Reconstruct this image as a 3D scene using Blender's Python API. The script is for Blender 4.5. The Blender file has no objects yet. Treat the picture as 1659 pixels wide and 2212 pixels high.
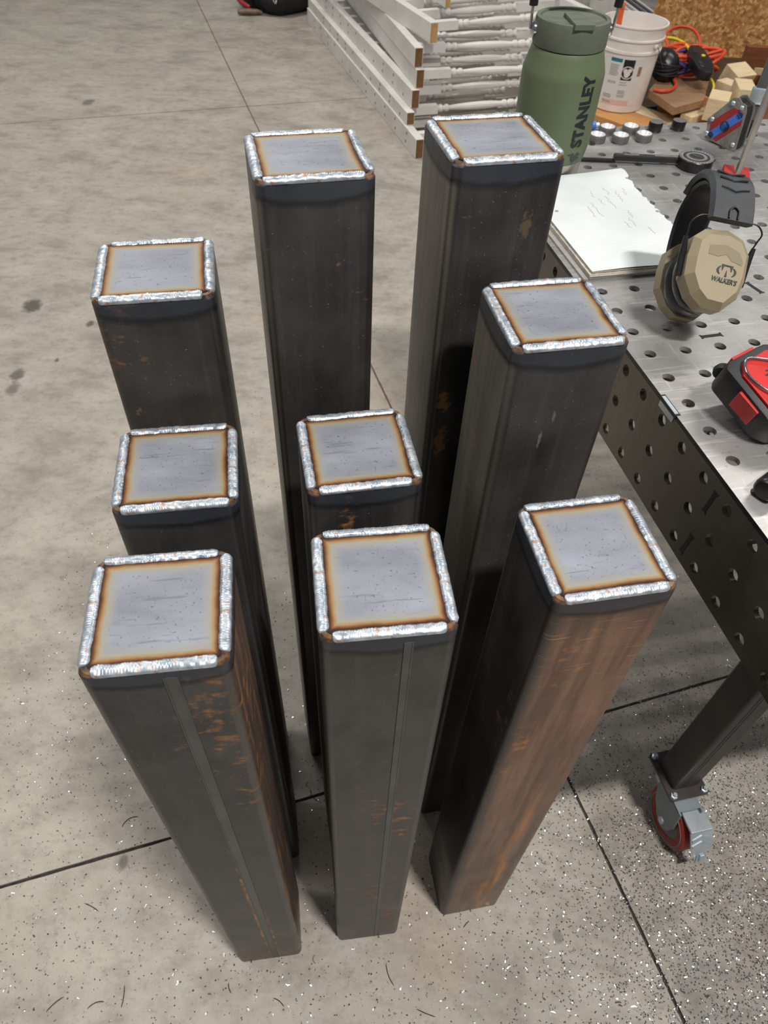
import bpy, bmesh, math, random
from mathutils import Vector, Matrix, noise
S = bpy.context.scene
C = S.collection
PI = math.pi
R = math.radians

# ------------------------------------------------------------------ camera, world, lights, exposure
cd = bpy.data.cameras.new('camera'); cam = bpy.data.objects.new('camera', cd); C.objects.link(cam)
cd.sensor_fit = 'HORIZONTAL'; cd.sensor_width = 36.0; cd.lens = 1545.35 / 1659 * 36.0
cd.clip_start = 0.02; cd.clip_end = 60
cam.matrix_world = (Matrix.Translation((0, 0, 1.37236)) @ Matrix.Rotation(R(90 - 48.00715), 4, 'X')
                    @ Matrix.Rotation(R(2.89875), 4, 'Z'))
cd.dof.use_dof = True; cd.dof.focus_distance = 0.72; cd.dof.aperture_fstop = 20.0
S.camera = cam

w = bpy.data.worlds.new('world'); S.world = w; w.use_nodes = True
w.node_tree.nodes['Background'].inputs[0].default_value = (0.93, 0.96, 1.0, 1)
w.node_tree.nodes['Background'].inputs[1].default_value = 0.17

def strip(loc, sx, sy, watts, rz=0.0, col=(1.0, 0.97, 0.92)):
    l = bpy.data.lights.new('shop_strip_light', 'AREA'); l.shape = 'RECTANGLE'; l.size = sx; l.size_y = sy
    l.energy = watts; l.color = col
    o = bpy.data.objects.new('shop_strip_light', l); C.objects.link(o); o.location = loc; o.rotation_euler = (0, 0, rz)
    return o
TH = R(19.2)                                   # the shop's own axes are turned by this much
strip((1.10, -0.70, 4.3), 0.55, 0.14, 185, TH)
strip((-2.6, 0.8, 4.3), 2.4, 0.30, 55, TH)
strip((-1.6, 4.4, 4.3), 2.4, 0.30, 95, TH)
strip((2.4, 3.2, 4.3), 2.4, 0.30, 62, TH)

S.view_settings.view_transform = 'Standard'; S.view_settings.look = 'None'
S.view_settings.gamma = 1; S.view_settings.use_curve_mapping = False
S.view_settings.exposure = 0.0

# ------------------------------------------------------------------ helpers
def lin(c):
    return tuple(((v / 255) / 12.92 if v / 255 <= 0.04045 else ((v / 255 + 0.055) / 1.055) ** 2.4) for v in c)

def link(name, bm, mat, parent=None, smooth=False):
    if isinstance(bm, bpy.types.Mesh): me = bm
    else:
        bmesh.ops.recalc_face_normals(bm, faces=bm.faces)
        me = bpy.data.meshes.new(name); bm.to_mesh(me); bm.free()
        if smooth:
            for p in me.polygons: p.use_smooth = True
            try: me.set_sharp_from_angle(angle=R(smooth if smooth is not True else 40))
            except Exception: pass
    if mat is not None and len(me.materials) == 0: me.materials.append(mat)
    o = bpy.data.objects.new(name, me); C.objects.link(o)
    if parent is not None: o.parent = parent
    return o

def tag(o, label=None, cat=None, group=None, kind=None):
    if label: o['label'] = label
    if cat: o['category'] = cat
    if group: o['group'] = group
    if kind: o['kind'] = kind
    return o

def thing(name, label, cat, loc=(0, 0, 0), rz=0.0, group=None, mw=None):
    o = bpy.data.objects.new(name, None); C.objects.link(o); o.empty_display_size = 0.05
    if mw is not None: o.matrix_world = mw
    else: o.location = loc; o.rotation_euler = (0, 0, rz)
    return tag(o, label, cat, group)

def dup(root, label=None, group=None):
    r = root.copy(); C.objects.link(r)
    if label: r['label'] = label
    if group: r['group'] = group
    for ch in list(root.children):
        c = ch.copy(); C.objects.link(c); c.parent = r
        for g in list(ch.children):
            d = g.copy(); C.objects.link(d); d.parent = c
    return r

def box(bm, lo, hi, M=None, bev=0.0):
    vs = [bm.verts.new((x, y, z)) for x in (lo[0], hi[0]) for y in (lo[1], hi[1]) for z in (lo[2], hi[2])]
    F = [(0, 1, 3, 2), (4, 6, 7, 5), (0, 4, 5, 1), (2, 3, 7, 6), (0, 2, 6, 4), (1, 5, 7, 3)]
    fs = [bm.faces.new([vs[i] for i in f]) for f in F]
    geo = vs
    if bev > 0:
        es = list({e for f in fs for e in f.edges})
        r = bmesh.ops.bevel(bm, geom=es, offset=bev, segments=2, affect='EDGES', profile=0.5)
        geo = list({v for f in r['faces'] for v in f.verts} | {v for v in vs if v.is_valid})
    if M is not None: bmesh.ops.transform(bm, matrix=M, verts=[v for v in geo if v.is_valid])
    return bm

def lathe(bm, prof, n=32, M=None, close=False):
    rings = []
    for r, z in prof:
        if r < 1e-6: rings.append([bm.verts.new((0, 0, z))])
        else: rings.append([bm.verts.new((r * math.cos(2 * PI * k / n), r * math.sin(2 * PI * k / n), z)) for k in range(n)])
    for a, b in zip(rings, rings[1:]):
        for k in range(n):
            k2 = (k + 1) % n
            if len(a) == 1 and len(b) == 1: continue
            if len(a) == 1: bm.faces.new((a[0], b[k], b[k2]))
            elif len(b) == 1: bm.faces.new((a[k], a[k2], b[0]))
            else: bm.faces.new((a[k], a[k2], b[k2], b[k]))
    if M is not None: bmesh.ops.transform(bm, matrix=M, verts=[v for r in rings for v in r])
    return bm

def tube(bm, pts, r, n=8, cap=True):
    pts = [Vector(p) for p in pts]; rad = r if isinstance(r, (list, tuple)) else [r] * len(pts)
    rings = []; ref = None
    for i, p in enumerate(pts):
        t = (pts[min(i + 1, len(pts) - 1)] - pts[max(i - 1, 0)])
        t = t.normalized() if t.length > 1e-9 else Vector((0, 0, 1))
        if ref is None: ref = Vector((0, 0, 1)) if abs(t.z) < 0.9 else Vector((1, 0, 0))
        a = ref - t * ref.dot(t)
        if a.length < 1e-6: a = t.orthogonal()
        a.normalize(); ref = a; b = t.cross(a)
        rings.append([bm.verts.new(p + rad[i] * (math.cos(2 * PI * k / n) * a + math.sin(2 * PI * k / n) * b)) for k in range(n)])
    for a, b in zip(rings, rings[1:]):
        for k in range(n): bm.faces.new((a[k], a[(k + 1) % n], b[(k + 1) % n], b[k]))
    if cap:
        bm.faces.new(rings[0]); bm.faces.new(list(reversed(rings[-1])))
    return bm

def smoothpath(pts, k=6):
    pts = [Vector(p) for p in pts]; out = []
    for i in range(len(pts) - 1):
        p0 = pts[max(i - 1, 0)]; p1 = pts[i]; p2 = pts[i + 1]; p3 = pts[min(i + 2, len(pts) - 1)]
        for j in range(k):
            t = j / k
            out.append(0.5 * ((2 * p1) + (p2 - p0) * t + (2 * p0 - 5 * p1 + 4 * p2 - p3) * t * t + (3 * p1 - p0 - 3 * p2 + p3) * t ** 3))
    out.append(pts[-1]); return out

def prism(bm, poly, z0, z1, M=None, bev=0.0, inset=None):
    n = len(poly)
    a = [bm.verts.new((x, y, z0)) for x, y in poly]; b = [bm.verts.new((x, y, z1)) for x, y in poly]
    bm.faces.new(list(reversed(a))); top = bm.faces.new(b)
    for i in range(n): bm.faces.new((a[i], a[(i + 1) % n], b[(i + 1) % n], b[i]))
    vs = a + b
    if inset:                                      # a chamfered crown: (inset distance, rise)
        cx = sum(p[0] for p in poly) / n; cy = sum(p[1] for p in poly) / n
        c = []
        for x, y in poly:
            d = math.hypot(x - cx, y - cy); s = (d - inset[0]) / d
            c.append(bm.verts.new((cx + (x - cx) * s, cy + (y - cy) * s, z1 + inset[1])))
        bm.faces.remove(top)
        for i in range(n): bm.faces.new((b[i], b[(i + 1) % n], c[(i + 1) % n], c[i]))
        bm.faces.new(c); vs += c
    if bev > 0:
        es = list({e for v in vs for e in v.link_edges})
        bmesh.ops.bevel(bm, geom=es, offset=bev, segments=2, affect='EDGES', profile=0.5)
        vs = list(bm.verts) if M is None else [v for v in bm.verts]
    if M is not None: bmesh.ops.transform(bm, matrix=M, verts=[v for v in vs if v.is_valid])
    return bm

def rrect(hx, hy, r, k=5):
    out = []
    for cx, cy, a0 in ((hx - r, hy - r, 0), (-hx + r, hy - r, 90), (-hx + r, -hy + r, 180), (hx - r, -hy + r, 270)):
        for j in range(k + 1):
            a = R(a0 + 90 * j / k); out.append((cx + r * math.cos(a), cy + r * math.sin(a)))
    return out

def frame(origin, ex, ey, ez):
    M = Matrix.Identity(4)
    for i, v in enumerate((ex, ey, ez)):
        for j in range(3): M[j][i] = v[j]
    for j in range(3): M[j][3] = origin[j]
    return M

def text_bm(body, size, depth=0.0003, bold=0.0, shear=0.0, spacing=1.0):
    cu = bpy.data.curves.new('lettering', 'FONT'); cu.body = body; cu.size = size; cu.extrude = depth / 2
    cu.offset = bold; cu.shear = shear; cu.align_x = 'LEFT'; cu.resolution_u = 3; cu.space_character = spacing
    ob = bpy.data.objects.new('lettering', cu); C.objects.link(ob)
    me = bpy.data.meshes.new_from_object(ob.evaluated_get(bpy.context.evaluated_depsgraph_get()))
    bm = bmesh.new(); bm.from_mesh(me)
    bpy.data.objects.remove(ob); bpy.data.curves.remove(cu); bpy.data.meshes.remove(me)
    return bm

# ------------------------------------------------------------------ materials
class NT:
    def __init__(s, name, rough=0.5, metal=0.0, spec=0.5):
        s.m = bpy.data.materials.new(name); s.m.use_nodes = True; s.t = s.m.node_tree; s.n = s.t.nodes
        s.b = s.n['Principled BSDF']; s.b.inputs['Roughness'].default_value = rough
        s.b.inputs['Metallic'].default_value = metal; s.b.inputs['Specular IOR Level'].default_value = spec
        s.tc = s.n.new('ShaderNodeTexCoord')
    def set(s, sock, v):
        if isinstance(v, bpy.types.NodeSocket): s.t.links.new(v, sock)
        elif isinstance(v, (tuple, list)): sock.default_value = (*v, 1) if len(v) == 3 and sock.type == 'RGBA' else v
        else: sock.default_value = v
    def coord(s, kind='Object', scale=(1, 1, 1), loc=(0, 0, 0), rot=(0, 0, 0)):
        mp = s.n.new('ShaderNodeMapping'); s.t.links.new(s.tc.outputs[kind], mp.inputs[0])
        mp.inputs['Scale'].default_value = scale; mp.inputs['Location'].default_value = loc; mp.inputs['Rotation'].default_value = rot
        return mp.outputs[0]
    def noise(s, scale, detail=4, rough=0.55, co=None, dist=0.0):
        x = s.n.new('ShaderNodeTexNoise'); x.inputs['Scale'].default_value = scale; x.inputs['Detail'].default_value = detail
        x.inputs['Roughness'].default_value = rough; x.inputs['Distortion'].default_value = dist
        s.t.links.new(co if co is not None else s.coord(), x.inputs['Vector']); return x.outputs['Fac']
    def voro(s, scale, co=None, feature='F1', out='Distance', rnd=1.0):
        x = s.n.new('ShaderNodeTexVoronoi'); x.feature = feature; x.inputs['Scale'].default_value = scale
        x.inputs['Randomness'].default_value = rnd
        s.t.links.new(co if co is not None else s.coord(), x.inputs['Vector']); return x.outputs[out]
    def ramp(s, f, a, b, lo=0.0, hi=1.0):
        x = s.n.new('ShaderNodeMapRange'); x.inputs['From Min'].default_value = a; x.inputs['From Max'].default_value = b
        x.inputs['To Min'].default_value = lo; x.inputs['To Max'].default_value = hi
        s.set(x.inputs['Value'], f); return x.outputs[0]
    def math(s, op, a, b=0.0):
        x = s.n.new('ShaderNodeMath'); x.operation = op; s.set(x.inputs[0], a); s.set(x.inputs[1], b); return x.outputs[0]
    def mix(s, f, a, b, mode='MIX'):
        x = s.n.new('ShaderNodeMix'); x.data_type = 'RGBA'; x.blend_type = mode
        s.set(x.inputs[0], f); s.set(x.inputs[6], a); s.set(x.inputs[7], b); return x.outputs[2]
    def xyz(s, v):
        x = s.n.new('ShaderNodeSeparateXYZ'); s.t.links.new(v, x.inputs[0]); return x.outputs
    def color(s, v): s.set(s.b.inputs['Base Color'], v)
    def rough(s, v): s.set(s.b.inputs['Roughness'], v)
    def metal(s, v): s.set(s.b.inputs['Metallic'], v)
    def bump(s, h, strength=0.3, dist=0.001):
        x = s.n.new('ShaderNodeBump'); x.inputs['Strength'].default_value = strength; x.inputs['Distance'].default_value = dist
        s.set(x.inputs['Height'], h); s.t.links.new(x.outputs[0], s.b.inputs['Normal'])

def plain(name, c1, c2=None, scale=30, rough=0.5, metal=0.0, bump=0.0, bscale=200, detail=4, spec=0.5):
    t = NT(name, rough, metal, spec); c1 = lin(c1); c2 = lin(c2) if c2 else tuple(v * 0.82 for v in c1)
    t.color(t.mix(t.ramp(t.noise(scale, detail), 0.35, 0.65), c1, c2))
    if bump: t.bump(t.noise(bscale, 3), bump, 0.001)
    return t.m

def wood(name, c1, c2, scale=6, stretch=(1, 12, 12), rough=0.6):
    t = NT(name, rough); co = t.coord(scale=stretch)
    g = t.noise(scale, 5, 0.6, co, 0.6); f = t.noise(scale * 5, 3, 0.6, co)
    t.color(t.mix(t.ramp(t.math('ADD', t.math('MULTIPLY', g, 0.75), t.math('MULTIPLY', f, 0.25)), 0.35, 0.65), lin(c1), lin(c2)))
    t.bump(f, 0.2, 0.0006); return t.m

def steel_tube(name, seed, rust_f=0.12, rust_l=0.1, rust_r=0.1, brown_f=0.0, brown_r=0.0, base=(50, 48, 48), refl_l=0.0, seam=0.0, spots=()):
    t = NT(name, 0.4, 0.0, 0.55); P = t.xyz(t.tc.outputs['Object']); N = t.xyz(t.tc.outputs['Normal'])
    off = (seed * 1.7, seed * 0.9, seed * 2.3)
    b = lin(base); b = (b[0] * 1.02, b[1] * 0.98, b[2] * 0.94)
    mott = t.noise(9, 6, 0.62, t.coord(loc=off)); streak = t.noise(1, 4, 0.6, t.coord(scale=(95, 95, 4), loc=off))
    fine = t.noise(160, 3, 0.6, t.coord(loc=off))
    col = t.mix(t.ramp(mott, 0.3, 0.7), tuple(v * 0.5 for v in b), tuple(v * 1.25 for v in b))
    col = t.mix(t.ramp(streak, 0.5, 0.8, 0, 0.30), col, tuple(v * 1.7 for v in lin((62, 58, 53))))
    cloud = t.noise(22, 5, 0.7, t.coord(scale=(1, 1, 0.5), loc=off))
    col = t.mix(t.ramp(cloud, 0.52, 0.7, 0, 0.55), col, tuple(v * 0.45 for v in b))
    dust = t.noise(520, 1, 0.5, t.coord(loc=off)); col = t.mix(t.ramp(dust, 0.76, 0.80, 0, 0.5), col, lin((150, 142, 132)))
    col = t.mix(t.ramp(fine, 0.68, 0.8, 0, 0.5), col, lin((92, 84, 76)))
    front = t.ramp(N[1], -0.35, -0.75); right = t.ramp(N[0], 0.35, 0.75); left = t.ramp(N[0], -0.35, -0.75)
    if refl_l: col = t.mix(t.math('MULTIPLY', left, t.ramp(streak, 0.25, 0.7, refl_l * 0.5, refl_l)), col, lin((140, 133, 118)))  # left face lightened in colour, standing in for the bright floor's reflection
    # overall brown oxide of some faces
    if brown_f or brown_r:
        bn = t.noise(5, 5, 0.6, t.coord(scale=(1, 1, 0.7), loc=off)); st = t.noise(1, 4, 0.6, t.coord(scale=(70, 70, 5), loc=off))
        bcol = t.mix(t.ramp(st, 0.35, 0.7), lin((92, 68, 56)), lin((136, 104, 82)))
        if brown_f:
            edge = t.ramp(P[0], -0.05, -0.036)
            col = t.mix(t.math('MULTIPLY', t.math('MULTIPLY', front, edge), t.ramp(bn, 0.2, 0.6, brown_f * 0.55, brown_f)), col, bcol)
            band = t.math('MULTIPLY', t.ramp(t.math('ABSOLUTE', t.math('ADD', P[0], t.math('MULTIPLY', t.math('SUBTRACT', bn, 0.55), 0.10))), 0.016, 0.004),
                          t.ramp(P[2], -0.35, -0.62))
            pat = t.math('MULTIPLY', t.math('MULTIPLY', front, band), t.ramp(st, 0.3, 0.65))
            col = t.mix(t.math('MULTIPLY', pat, 0.85), col, lin((182, 118, 50)))
            hs = t.noise(1, 3, 0.6, t.coord(scale=(22, 22, 420), rot=(0, R(8), 0), loc=off))
            col = t.mix(t.math('MULTIPLY', t.math('MULTIPLY', front, t.ramp(hs, 0.60, 0.72, 0, 0.6)), t.ramp(bn, 0.35, 0.6)), col, lin((190, 150, 108)))
            col = t.mix(t.math('MULTIPLY', front, t.ramp(P[2], -0.06, -0.01, 0, 0.75)), col, lin((52, 42, 42)))
        if brown_r: col = t.mix(t.math('MULTIPLY', right, t.ramp(st, 0.3, 0.6, brown_r * 0.4, brown_r)), col, t.mix(t.ramp(st, 0.56, 0.74), lin((84, 68, 60)), lin((150, 106, 58))))
    for (sx, sz, rx, rz_, sc_) in spots:
        ax = t.math('MULTIPLY', t.math('SUBTRACT', P[0], sx), 1 / rx); az = t.math('MULTIPLY', t.math('SUBTRACT', P[2], sz), 1 / rz_)
        dd = t.math('ADD', t.math('SQRT', t.math('ADD', t.math('MULTIPLY', ax, ax), t.math('MULTIPLY', az, az))), t.math('MULTIPLY', t.math('SUBTRACT', t.noise(120, 4, 0.7), 0.5), 3.2))
        col = t.mix(t.math('MULTIPLY', front, t.ramp(dd, 1.0, 0.6, 0, 0.85)), col, lin(sc_))
    if seam:
        for sx, lo in ((seam - 0.0062, 0.36), (seam + 0.0062, 0.62)):
            dx = t.math('ABSOLUTE', t.math('ADD', t.math('SUBTRACT', P[0], sx), t.math('MULTIPLY', t.math('SUBTRACT', t.noise(45, 3, 0.6, t.coord(loc=off)), 0.5), 0.006)))
            sm = t.math('MULTIPLY', t.math('MULTIPLY', t.ramp(dx, 0.0034, 0.0006), t.ramp(P[2], -lo, -lo - 0.15)), t.ramp(t.noise(26, 4, 0.7, t.coord(scale=(1, 1, 1.4), loc=off)), 0.42, 0.60))
            col = t.mix(t.math('MULTIPLY', t.math('MULTIPLY', front, sm), 0.85), col, lin((172, 112, 60)))
        col = t.mix(t.math('MULTIPLY', t.ramp(P[2], -0.78, -0.94, 0, 0.75), t.ramp(mott, 0.3, 0.6, 0.3, 1)), col, lin((96, 70, 54)))
    # rust blooms
    rn = t.noise(7, 6, 0.66, t.coord(scale=(1.6, 1.6, 0.55), loc=tuple(v + 3 for v in off)), 0.4)
    r2 = t.noise(60, 4, 0.7, t.coord(scale=(0.7, 0.7, 1.3), loc=off))
    amt = t.math('ADD', t.math('ADD', t.math('MULTIPLY', front, rust_f), t.math('MULTIPLY', left, rust_l)), t.math('MULTIPLY', right, rust_r))
    low = t.ramp(P[2], -0.1, -0.95, 0.0, 0.10)
    fac = t.ramp(t.math('ADD', t.math('ADD', t.math('MULTIPLY', rn, 0.6), t.math('MULTIPLY', r2, 0.4)), t.math('MULTIPLY', amt, t.math('ADD', low, 0.16))), 0.60, 0.72)
    rustc = t.mix(t.ramp(r2, 0.4, 0.65), lin((104, 66, 38)), lin((176, 116, 62)))
    col = t.mix(t.math('MULTIPLY', fac, 0.8), col, rustc)
    # blued band below the weld, with a bowed lower edge
    bow = t.math('MULTIPLY', t.math('MULTIPLY', P[0], P[0]), 3.0); bow2 = t.math('MULTIPLY', t.math('MULTIPLY', P[1], P[1]), 3.0)
    wob = t.math('MULTIPLY', t.math('SUBTRACT', t.noise(30, 3, 0.5, t.coord(loc=off)), 0.5), 0.006)
    zz = t.math('ADD', t.math('SUBTRACT', P[2], t.math('MINIMUM', bow, bow2)), wob)
    heat = t.math('MULTIPLY', t.ramp(zz, -0.024, -0.018), t.ramp(zz, -0.003, -0.006))
    col = t.mix(t.math('MULTIPLY', heat, 0.7), col, lin((40, 45, 55)))
    dark = t.math('MULTIPLY', t.ramp(zz, -0.028, -0.023), t.ramp(zz, -0.018, -0.021))
    col = t.mix(t.math('MULTIPLY', dark, 0.75), col, lin((18, 18, 22)))
    # amber temper colours on the top rim
    top = t.ramp(P[2], -0.0044, -0.0032)
    amber = t.mix(t.ramp(t.noise(110, 3, 0.6, t.coord(loc=off)), 0.35, 0.65), lin((44, 30, 24)), lin((122, 88, 54)))
    col = t.mix(top, col, amber)
    t.color(col)
    t.rough(t.ramp(t.math('ADD', mott, t.math('MULTIPLY', fac, 0.5)), 0.3, 0.9, 0.30, 0.62))
    t.bump(t.math('ADD', fine, t.math('MULTIPLY', fac, 0.6)), 0.12, 0.0006)
    return t.m

def cap_mat(name, seed):
    t = NT(name, 0.5, 0.35, 0.4); P = t.xyz(t.tc.outputs['Object']); off = (seed, seed * 2, 0)
    n1 = t.noise(45, 4, 0.6, t.coord(loc=off)); n2 = t.noise(9, 5, 0.6, t.coord(loc=off, scale=(1, 2.2, 1), rot=(0, 0, 0.6)))
    ax = t.math('ABSOLUTE', P[0]); ay = t.math('ABSOLUTE', P[1])
    d = t.math('SUBTRACT', 0.0425, t.math('MAXIMUM', ax, ay))
    d = t.math('ADD', d, t.math('MULTIPLY', t.math('SUBTRACT', n1, 0.5), 0.0035))
    d = t.math('ADD', d, t.math('MULTIPLY', t.math('SUBTRACT', n2, 0.5), 0.005))
    core = t.mix(t.ramp(n2, 0.3, 0.7), lin((118, 120, 129)), lin((150, 154, 164)))
    scr = t.noise(1, 3, 0.6, t.coord(scale=(16, 190, 10), rot=(0, 0, R(28) if seed % 2 < 1 else R(-42)), loc=off)); spk = t.noise(420, 2, 0.5, t.coord(loc=off))
    core = t.mix(t.ramp(scr, 0.60, 0.68, 0, 0.5), core, lin((96, 96, 100)))
    core = t.mix(t.ramp(spk, 0.64, 0.72, 0, 0.6), core, lin((70, 68, 70)))
    x = t.n.new('ShaderNodeValToRGB'); r = x.color_ramp; t.set(x.inputs[0], t.ramp(d, -0.0005, 0.0125))
    cols = [(0.0, (40, 26, 20)), (0.10, (74, 44, 26)), (0.20, (124, 82, 44)), (0.32, (150, 122, 84)), (0.5, (150, 144, 128)), (1.0, (146, 147, 148))]
    while len(r.elements) < len(cols): r.elements.new(0.5)
    for e, (p, c) in zip(r.elements, cols): e.position = p; e.color = (*lin(c), 1)
    t.color(t.mix(t.ramp(d, 0.0055, 0.014), x.outputs[0], core))
    t.rough(t.ramp(n2, 0.3, 0.7, 0.5, 0.66)); t.bump(t.math('ADD', spk, scr), 0.08, 0.0004)
    return t.m

def weld_mat():
    t = NT('weld_metal', 0.4, 0.7, 0.5)
    n = t.noise(70, 4, 0.6); sp = t.noise(150, 4, 0.65)
    col = t.mix(t.ramp(n, 0.3, 0.7), lin((150, 160, 173)), lin((212, 220, 228)))
    col = t.mix(t.ramp(sp, 0.58, 0.66, 0, 0.75), col, lin((170, 120, 86)))
    t.color(col); t.rough(t.ramp(sp, 0.3, 0.7, 0.28, 0.5)); t.bump(t.noise(900, 2), 0.15, 0.0004); return t.m

def floor_mat():
    t = NT('concrete', 0.55, 0.0, 0.35); co = t.tc.outputs['Object']; P = t.xyz(co)
    big = t.noise(0.9, 5, 0.6); mid = t.noise(5, 6, 0.65, t.coord(scale=(1, 1.5, 1))); fine = t.noise(60, 4, 0.7); gr = t.noise(420, 2, 0.6)
    col = t.mix(t.ramp(big, 0.3, 0.7), lin((146, 140, 132)), lin((168, 160, 149)))
    col = t.mix(t.ramp(mid, 0.4, 0.72, 0, 0.7), col, lin((188, 181, 170)))
    m2 = t.noise(22, 5, 0.7, t.coord(scale=(1, 1.4, 1)))
    col = t.mix(t.ramp(m2, 0.5, 0.75, 0, 0.6), col, lin((118, 111, 103)))
    col = t.mix(t.ramp(m2, 0.45, 0.25, 0, 0.5), col, lin((184, 178, 168)))
    col = t.mix(t.ramp(mid, 0.46, 0.28, 0, 0.6), col, lin((126, 120, 110)))
    brown = t.noise(1.7, 4, 0.6, t.coord(loc=(3, 7, 0)))
    col = t.mix(t.ramp(brown, 0.56, 0.72, 0, 0.35), col, lin((160, 134, 112)))
    col = t.mix(t.ramp(fine, 0.56, 0.76, 0, 0.5), col, lin((104, 100, 94)))
    col = t.mix(t.ramp(gr, 0.64, 0.74, 0, 0.35), col, lin((84, 80, 78)))
    # grinding dirt, worked into the slab where the table is used
    dx = t.math('SUBTRACT', P[0], 0.95); dy = t.math('SUBTRACT', P[1], 0.25)
    dist = t.math('SQRT', t.math('ADD', t.math('MULTIPLY', dx, dx), t.math('MULTIPLY', dy, dy)))
    dirt = t.math('MULTIPLY', t.ramp(t.math('ADD', dist, t.math('MULTIPLY', mid, 0.5)), 0.95, 0.3), t.ramp(fine, 0.25, 0.6, 0.35, 1.0))
    col = t.mix(t.math('MULTIPLY', dirt, 0.62), col, lin((62, 60, 60)))
    near = t.ramp(P[1], 1.6, 0.4)
    sp = t.noise(150, 2, 0.5, t.coord(loc=(9, 2, 0)))
    col = t.mix(t.math('MULTIPLY', near, t.ramp(sp, 0.66, 0.72, 0, 0.75)), col, lin((52, 50, 50)))
    # old drips and scuffs with their own shapes
    for (sx, sy, sr, k) in ((-1.223, 2.093, .035, .8), (-1.133, 1.72, .025, .7), (-1.12, 1.65, .022, .55), (-0.999, 2.003, .016, .75), (-1.29, 1.86, .012, .7),
                            (-.43, .37, .012, .6), (.33, .29, .010, .5), (-1.62, 3.95, .035, .6), (-1.04, 1.80, .01, .7)):
        ax = t.math('SUBTRACT', P[0], sx); ay = t.math('MULTIPLY', t.math('SUBTRACT', P[1], sy), 0.7)
        dd = t.math('ADD', t.math('SQRT', t.math('ADD', t.math('MULTIPLY', ax, ax), t.math('MULTIPLY', ay, ay))), t.math('MULTIPLY', t.math('SUBTRACT', m2, 0.5), sr * 1.9))
        col = t.mix(t.ramp(dd, sr, sr * 0.55, 0, k), col, lin((58, 54, 50)))
    t.color(col); t.rough(t.ramp(mid, 0.3, 0.7, 0.42, 0.62)); t.bump(t.math('ADD', fine, gr), 0.12, 0.001); return t.m

def table_mat(name, light, dark, sk=1.0):
    t = NT(name, 0.4, 0.6, 0.5)
    n = t.noise(6, 6, 0.65); b = t.noise(2.2, 4, 0.6)
    sc = t.noise(1, 4, 0.65, t.coord(scale=(9, 170, 9), rot=(0, 0, 0.5))); s2 = t.noise(1, 4, 0.65, t.coord(scale=(150, 10, 9), rot=(0, 0, -0.25)))
    f = t.noise(140, 3, 0.65)
    col = t.mix(t.ramp(n, 0.3, 0.7), lin(light), lin(dark))
    col = t.mix(t.ramp(sc, 0.55, 0.72, 0, 0.6 * sk), col, lin(tuple(min(255, v + 45) for v in light)))
    col = t.mix(t.ramp(s2, 0.6, 0.75, 0, 0.5 * sk), col, lin(tuple(min(255, v + 40) for v in light)))
    col = t.mix(t.ramp(b, 0.54, 0.70, 0, 0.62), col, lin(tuple(v * 0.45 for v in dark)))
    col = t.mix(t.ramp(f, 0.62, 0.74, 0, 0.35), col, lin(tuple(v * 0.5 for v in dark)))
    t.color(col); t.rough(t.ramp(t.math('ADD', n, t.math('MULTIPLY', sc, 0.6)), 0.5, 1.1, 0.52, 0.27)); t.bump(t.math('ADD', sc, s2), 0.10, 0.0006)
    return t.m

def osb_mat():
    t = NT('strand_board', 0.62)
    base = t.mix(t.ramp(t.noise(14, 4), 0.3, 0.7), lin((150, 98, 50)), lin((186, 134, 78)))
    col = base
    for i, (rot, sc, c, k) in enumerate(((0.3, 30, (214, 168, 108), .75), (1.2, 26, (128, 78, 38), .7), (-0.5, 34, (226, 186, 128), .7), (0.8, 40, (160, 104, 54), .7), (1.6, 30, (196, 144, 84), .6))):
        co = t.coord(scale=(1.0, 1.0, 0.34), rot=(0, rot, 0), loc=(i * 3.1, 0, i * 1.7))
        cell = t.voro(sc * 1.5, co, 'F1', 'Color'); ed = t.voro(sc * 1.5, co, 'DISTANCE_TO_EDGE', 'Distance')
        r = t.xyz(cell)[0]
        m = t.math('MULTIPLY', t.ramp(r, 0.66, 0.70, 0, k), t.ramp(ed, 0.02, 0.07))
        col = t.mix(m, col, lin(c))
    t.color(col); t.bump(t.noise(60, 3), 0.2, 0.001); return t.m

M = {}
M['concrete'] = floor_mat(); M['weld'] = weld_mat()
def joint_mat():
    t = NT('joint_dirt', 0.9); P = t.xyz(t.tc.outputs['Object']); n = t.noise(90, 4)
    near = t.mix(t.ramp(n, 0.35, 0.65), lin((34, 31, 30)), lin((64, 58, 53))); far = t.mix(t.ramp(n, 0.35, 0.65), lin((112, 94, 82)), lin((136, 116, 102)))
    t.color(t.mix(t.ramp(t.math('ADD', P[1], t.math('MULTIPLY', n, 0.4)), 0.9, 2.0), near, far)); return t.m
M['joint'] = joint_mat()
M['table_top'] = table_mat('table_top_steel', (190, 188, 186), (156, 152, 150)); M['table_side'] = table_mat('table_side_steel', (116, 110, 98), (90, 86, 77), 0.12)
M['dark_steel'] = plain('dark_mill_steel', (44, 40, 38), (62, 56, 52), 14, 0.4, 0.1, 0.1)
M['black_iron'] = plain('black_oxide', (24, 23, 23), (38, 36, 35), 40, 0.45, 0.2, 0.1)
M['zinc'] = plain('zinc_plate', (196, 204, 210), (168, 178, 186), 25, 0.35, 0.6)
M['dull_zinc'] = plain('dull_zinc', (132, 142, 146), (116, 126, 130), 18, 0.42, 0.3)
M['chrome'] = plain('chrome', (210, 212, 214), (190, 192, 196), 30, 0.15, 1.0)
M['red_tyre'] = plain('red_polyurethane', (156, 46, 32), (130, 38, 28), 30, 0.5)
M['grey_hub'] = plain('grey_hub_plastic', (118, 122, 120), (104, 108, 106), 20, 0.5)
M['green'] = plain('green_powder_coat', (98, 110, 82), (92, 104, 77), 8, 0.45, 0.0, 0.12, 900)
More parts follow.
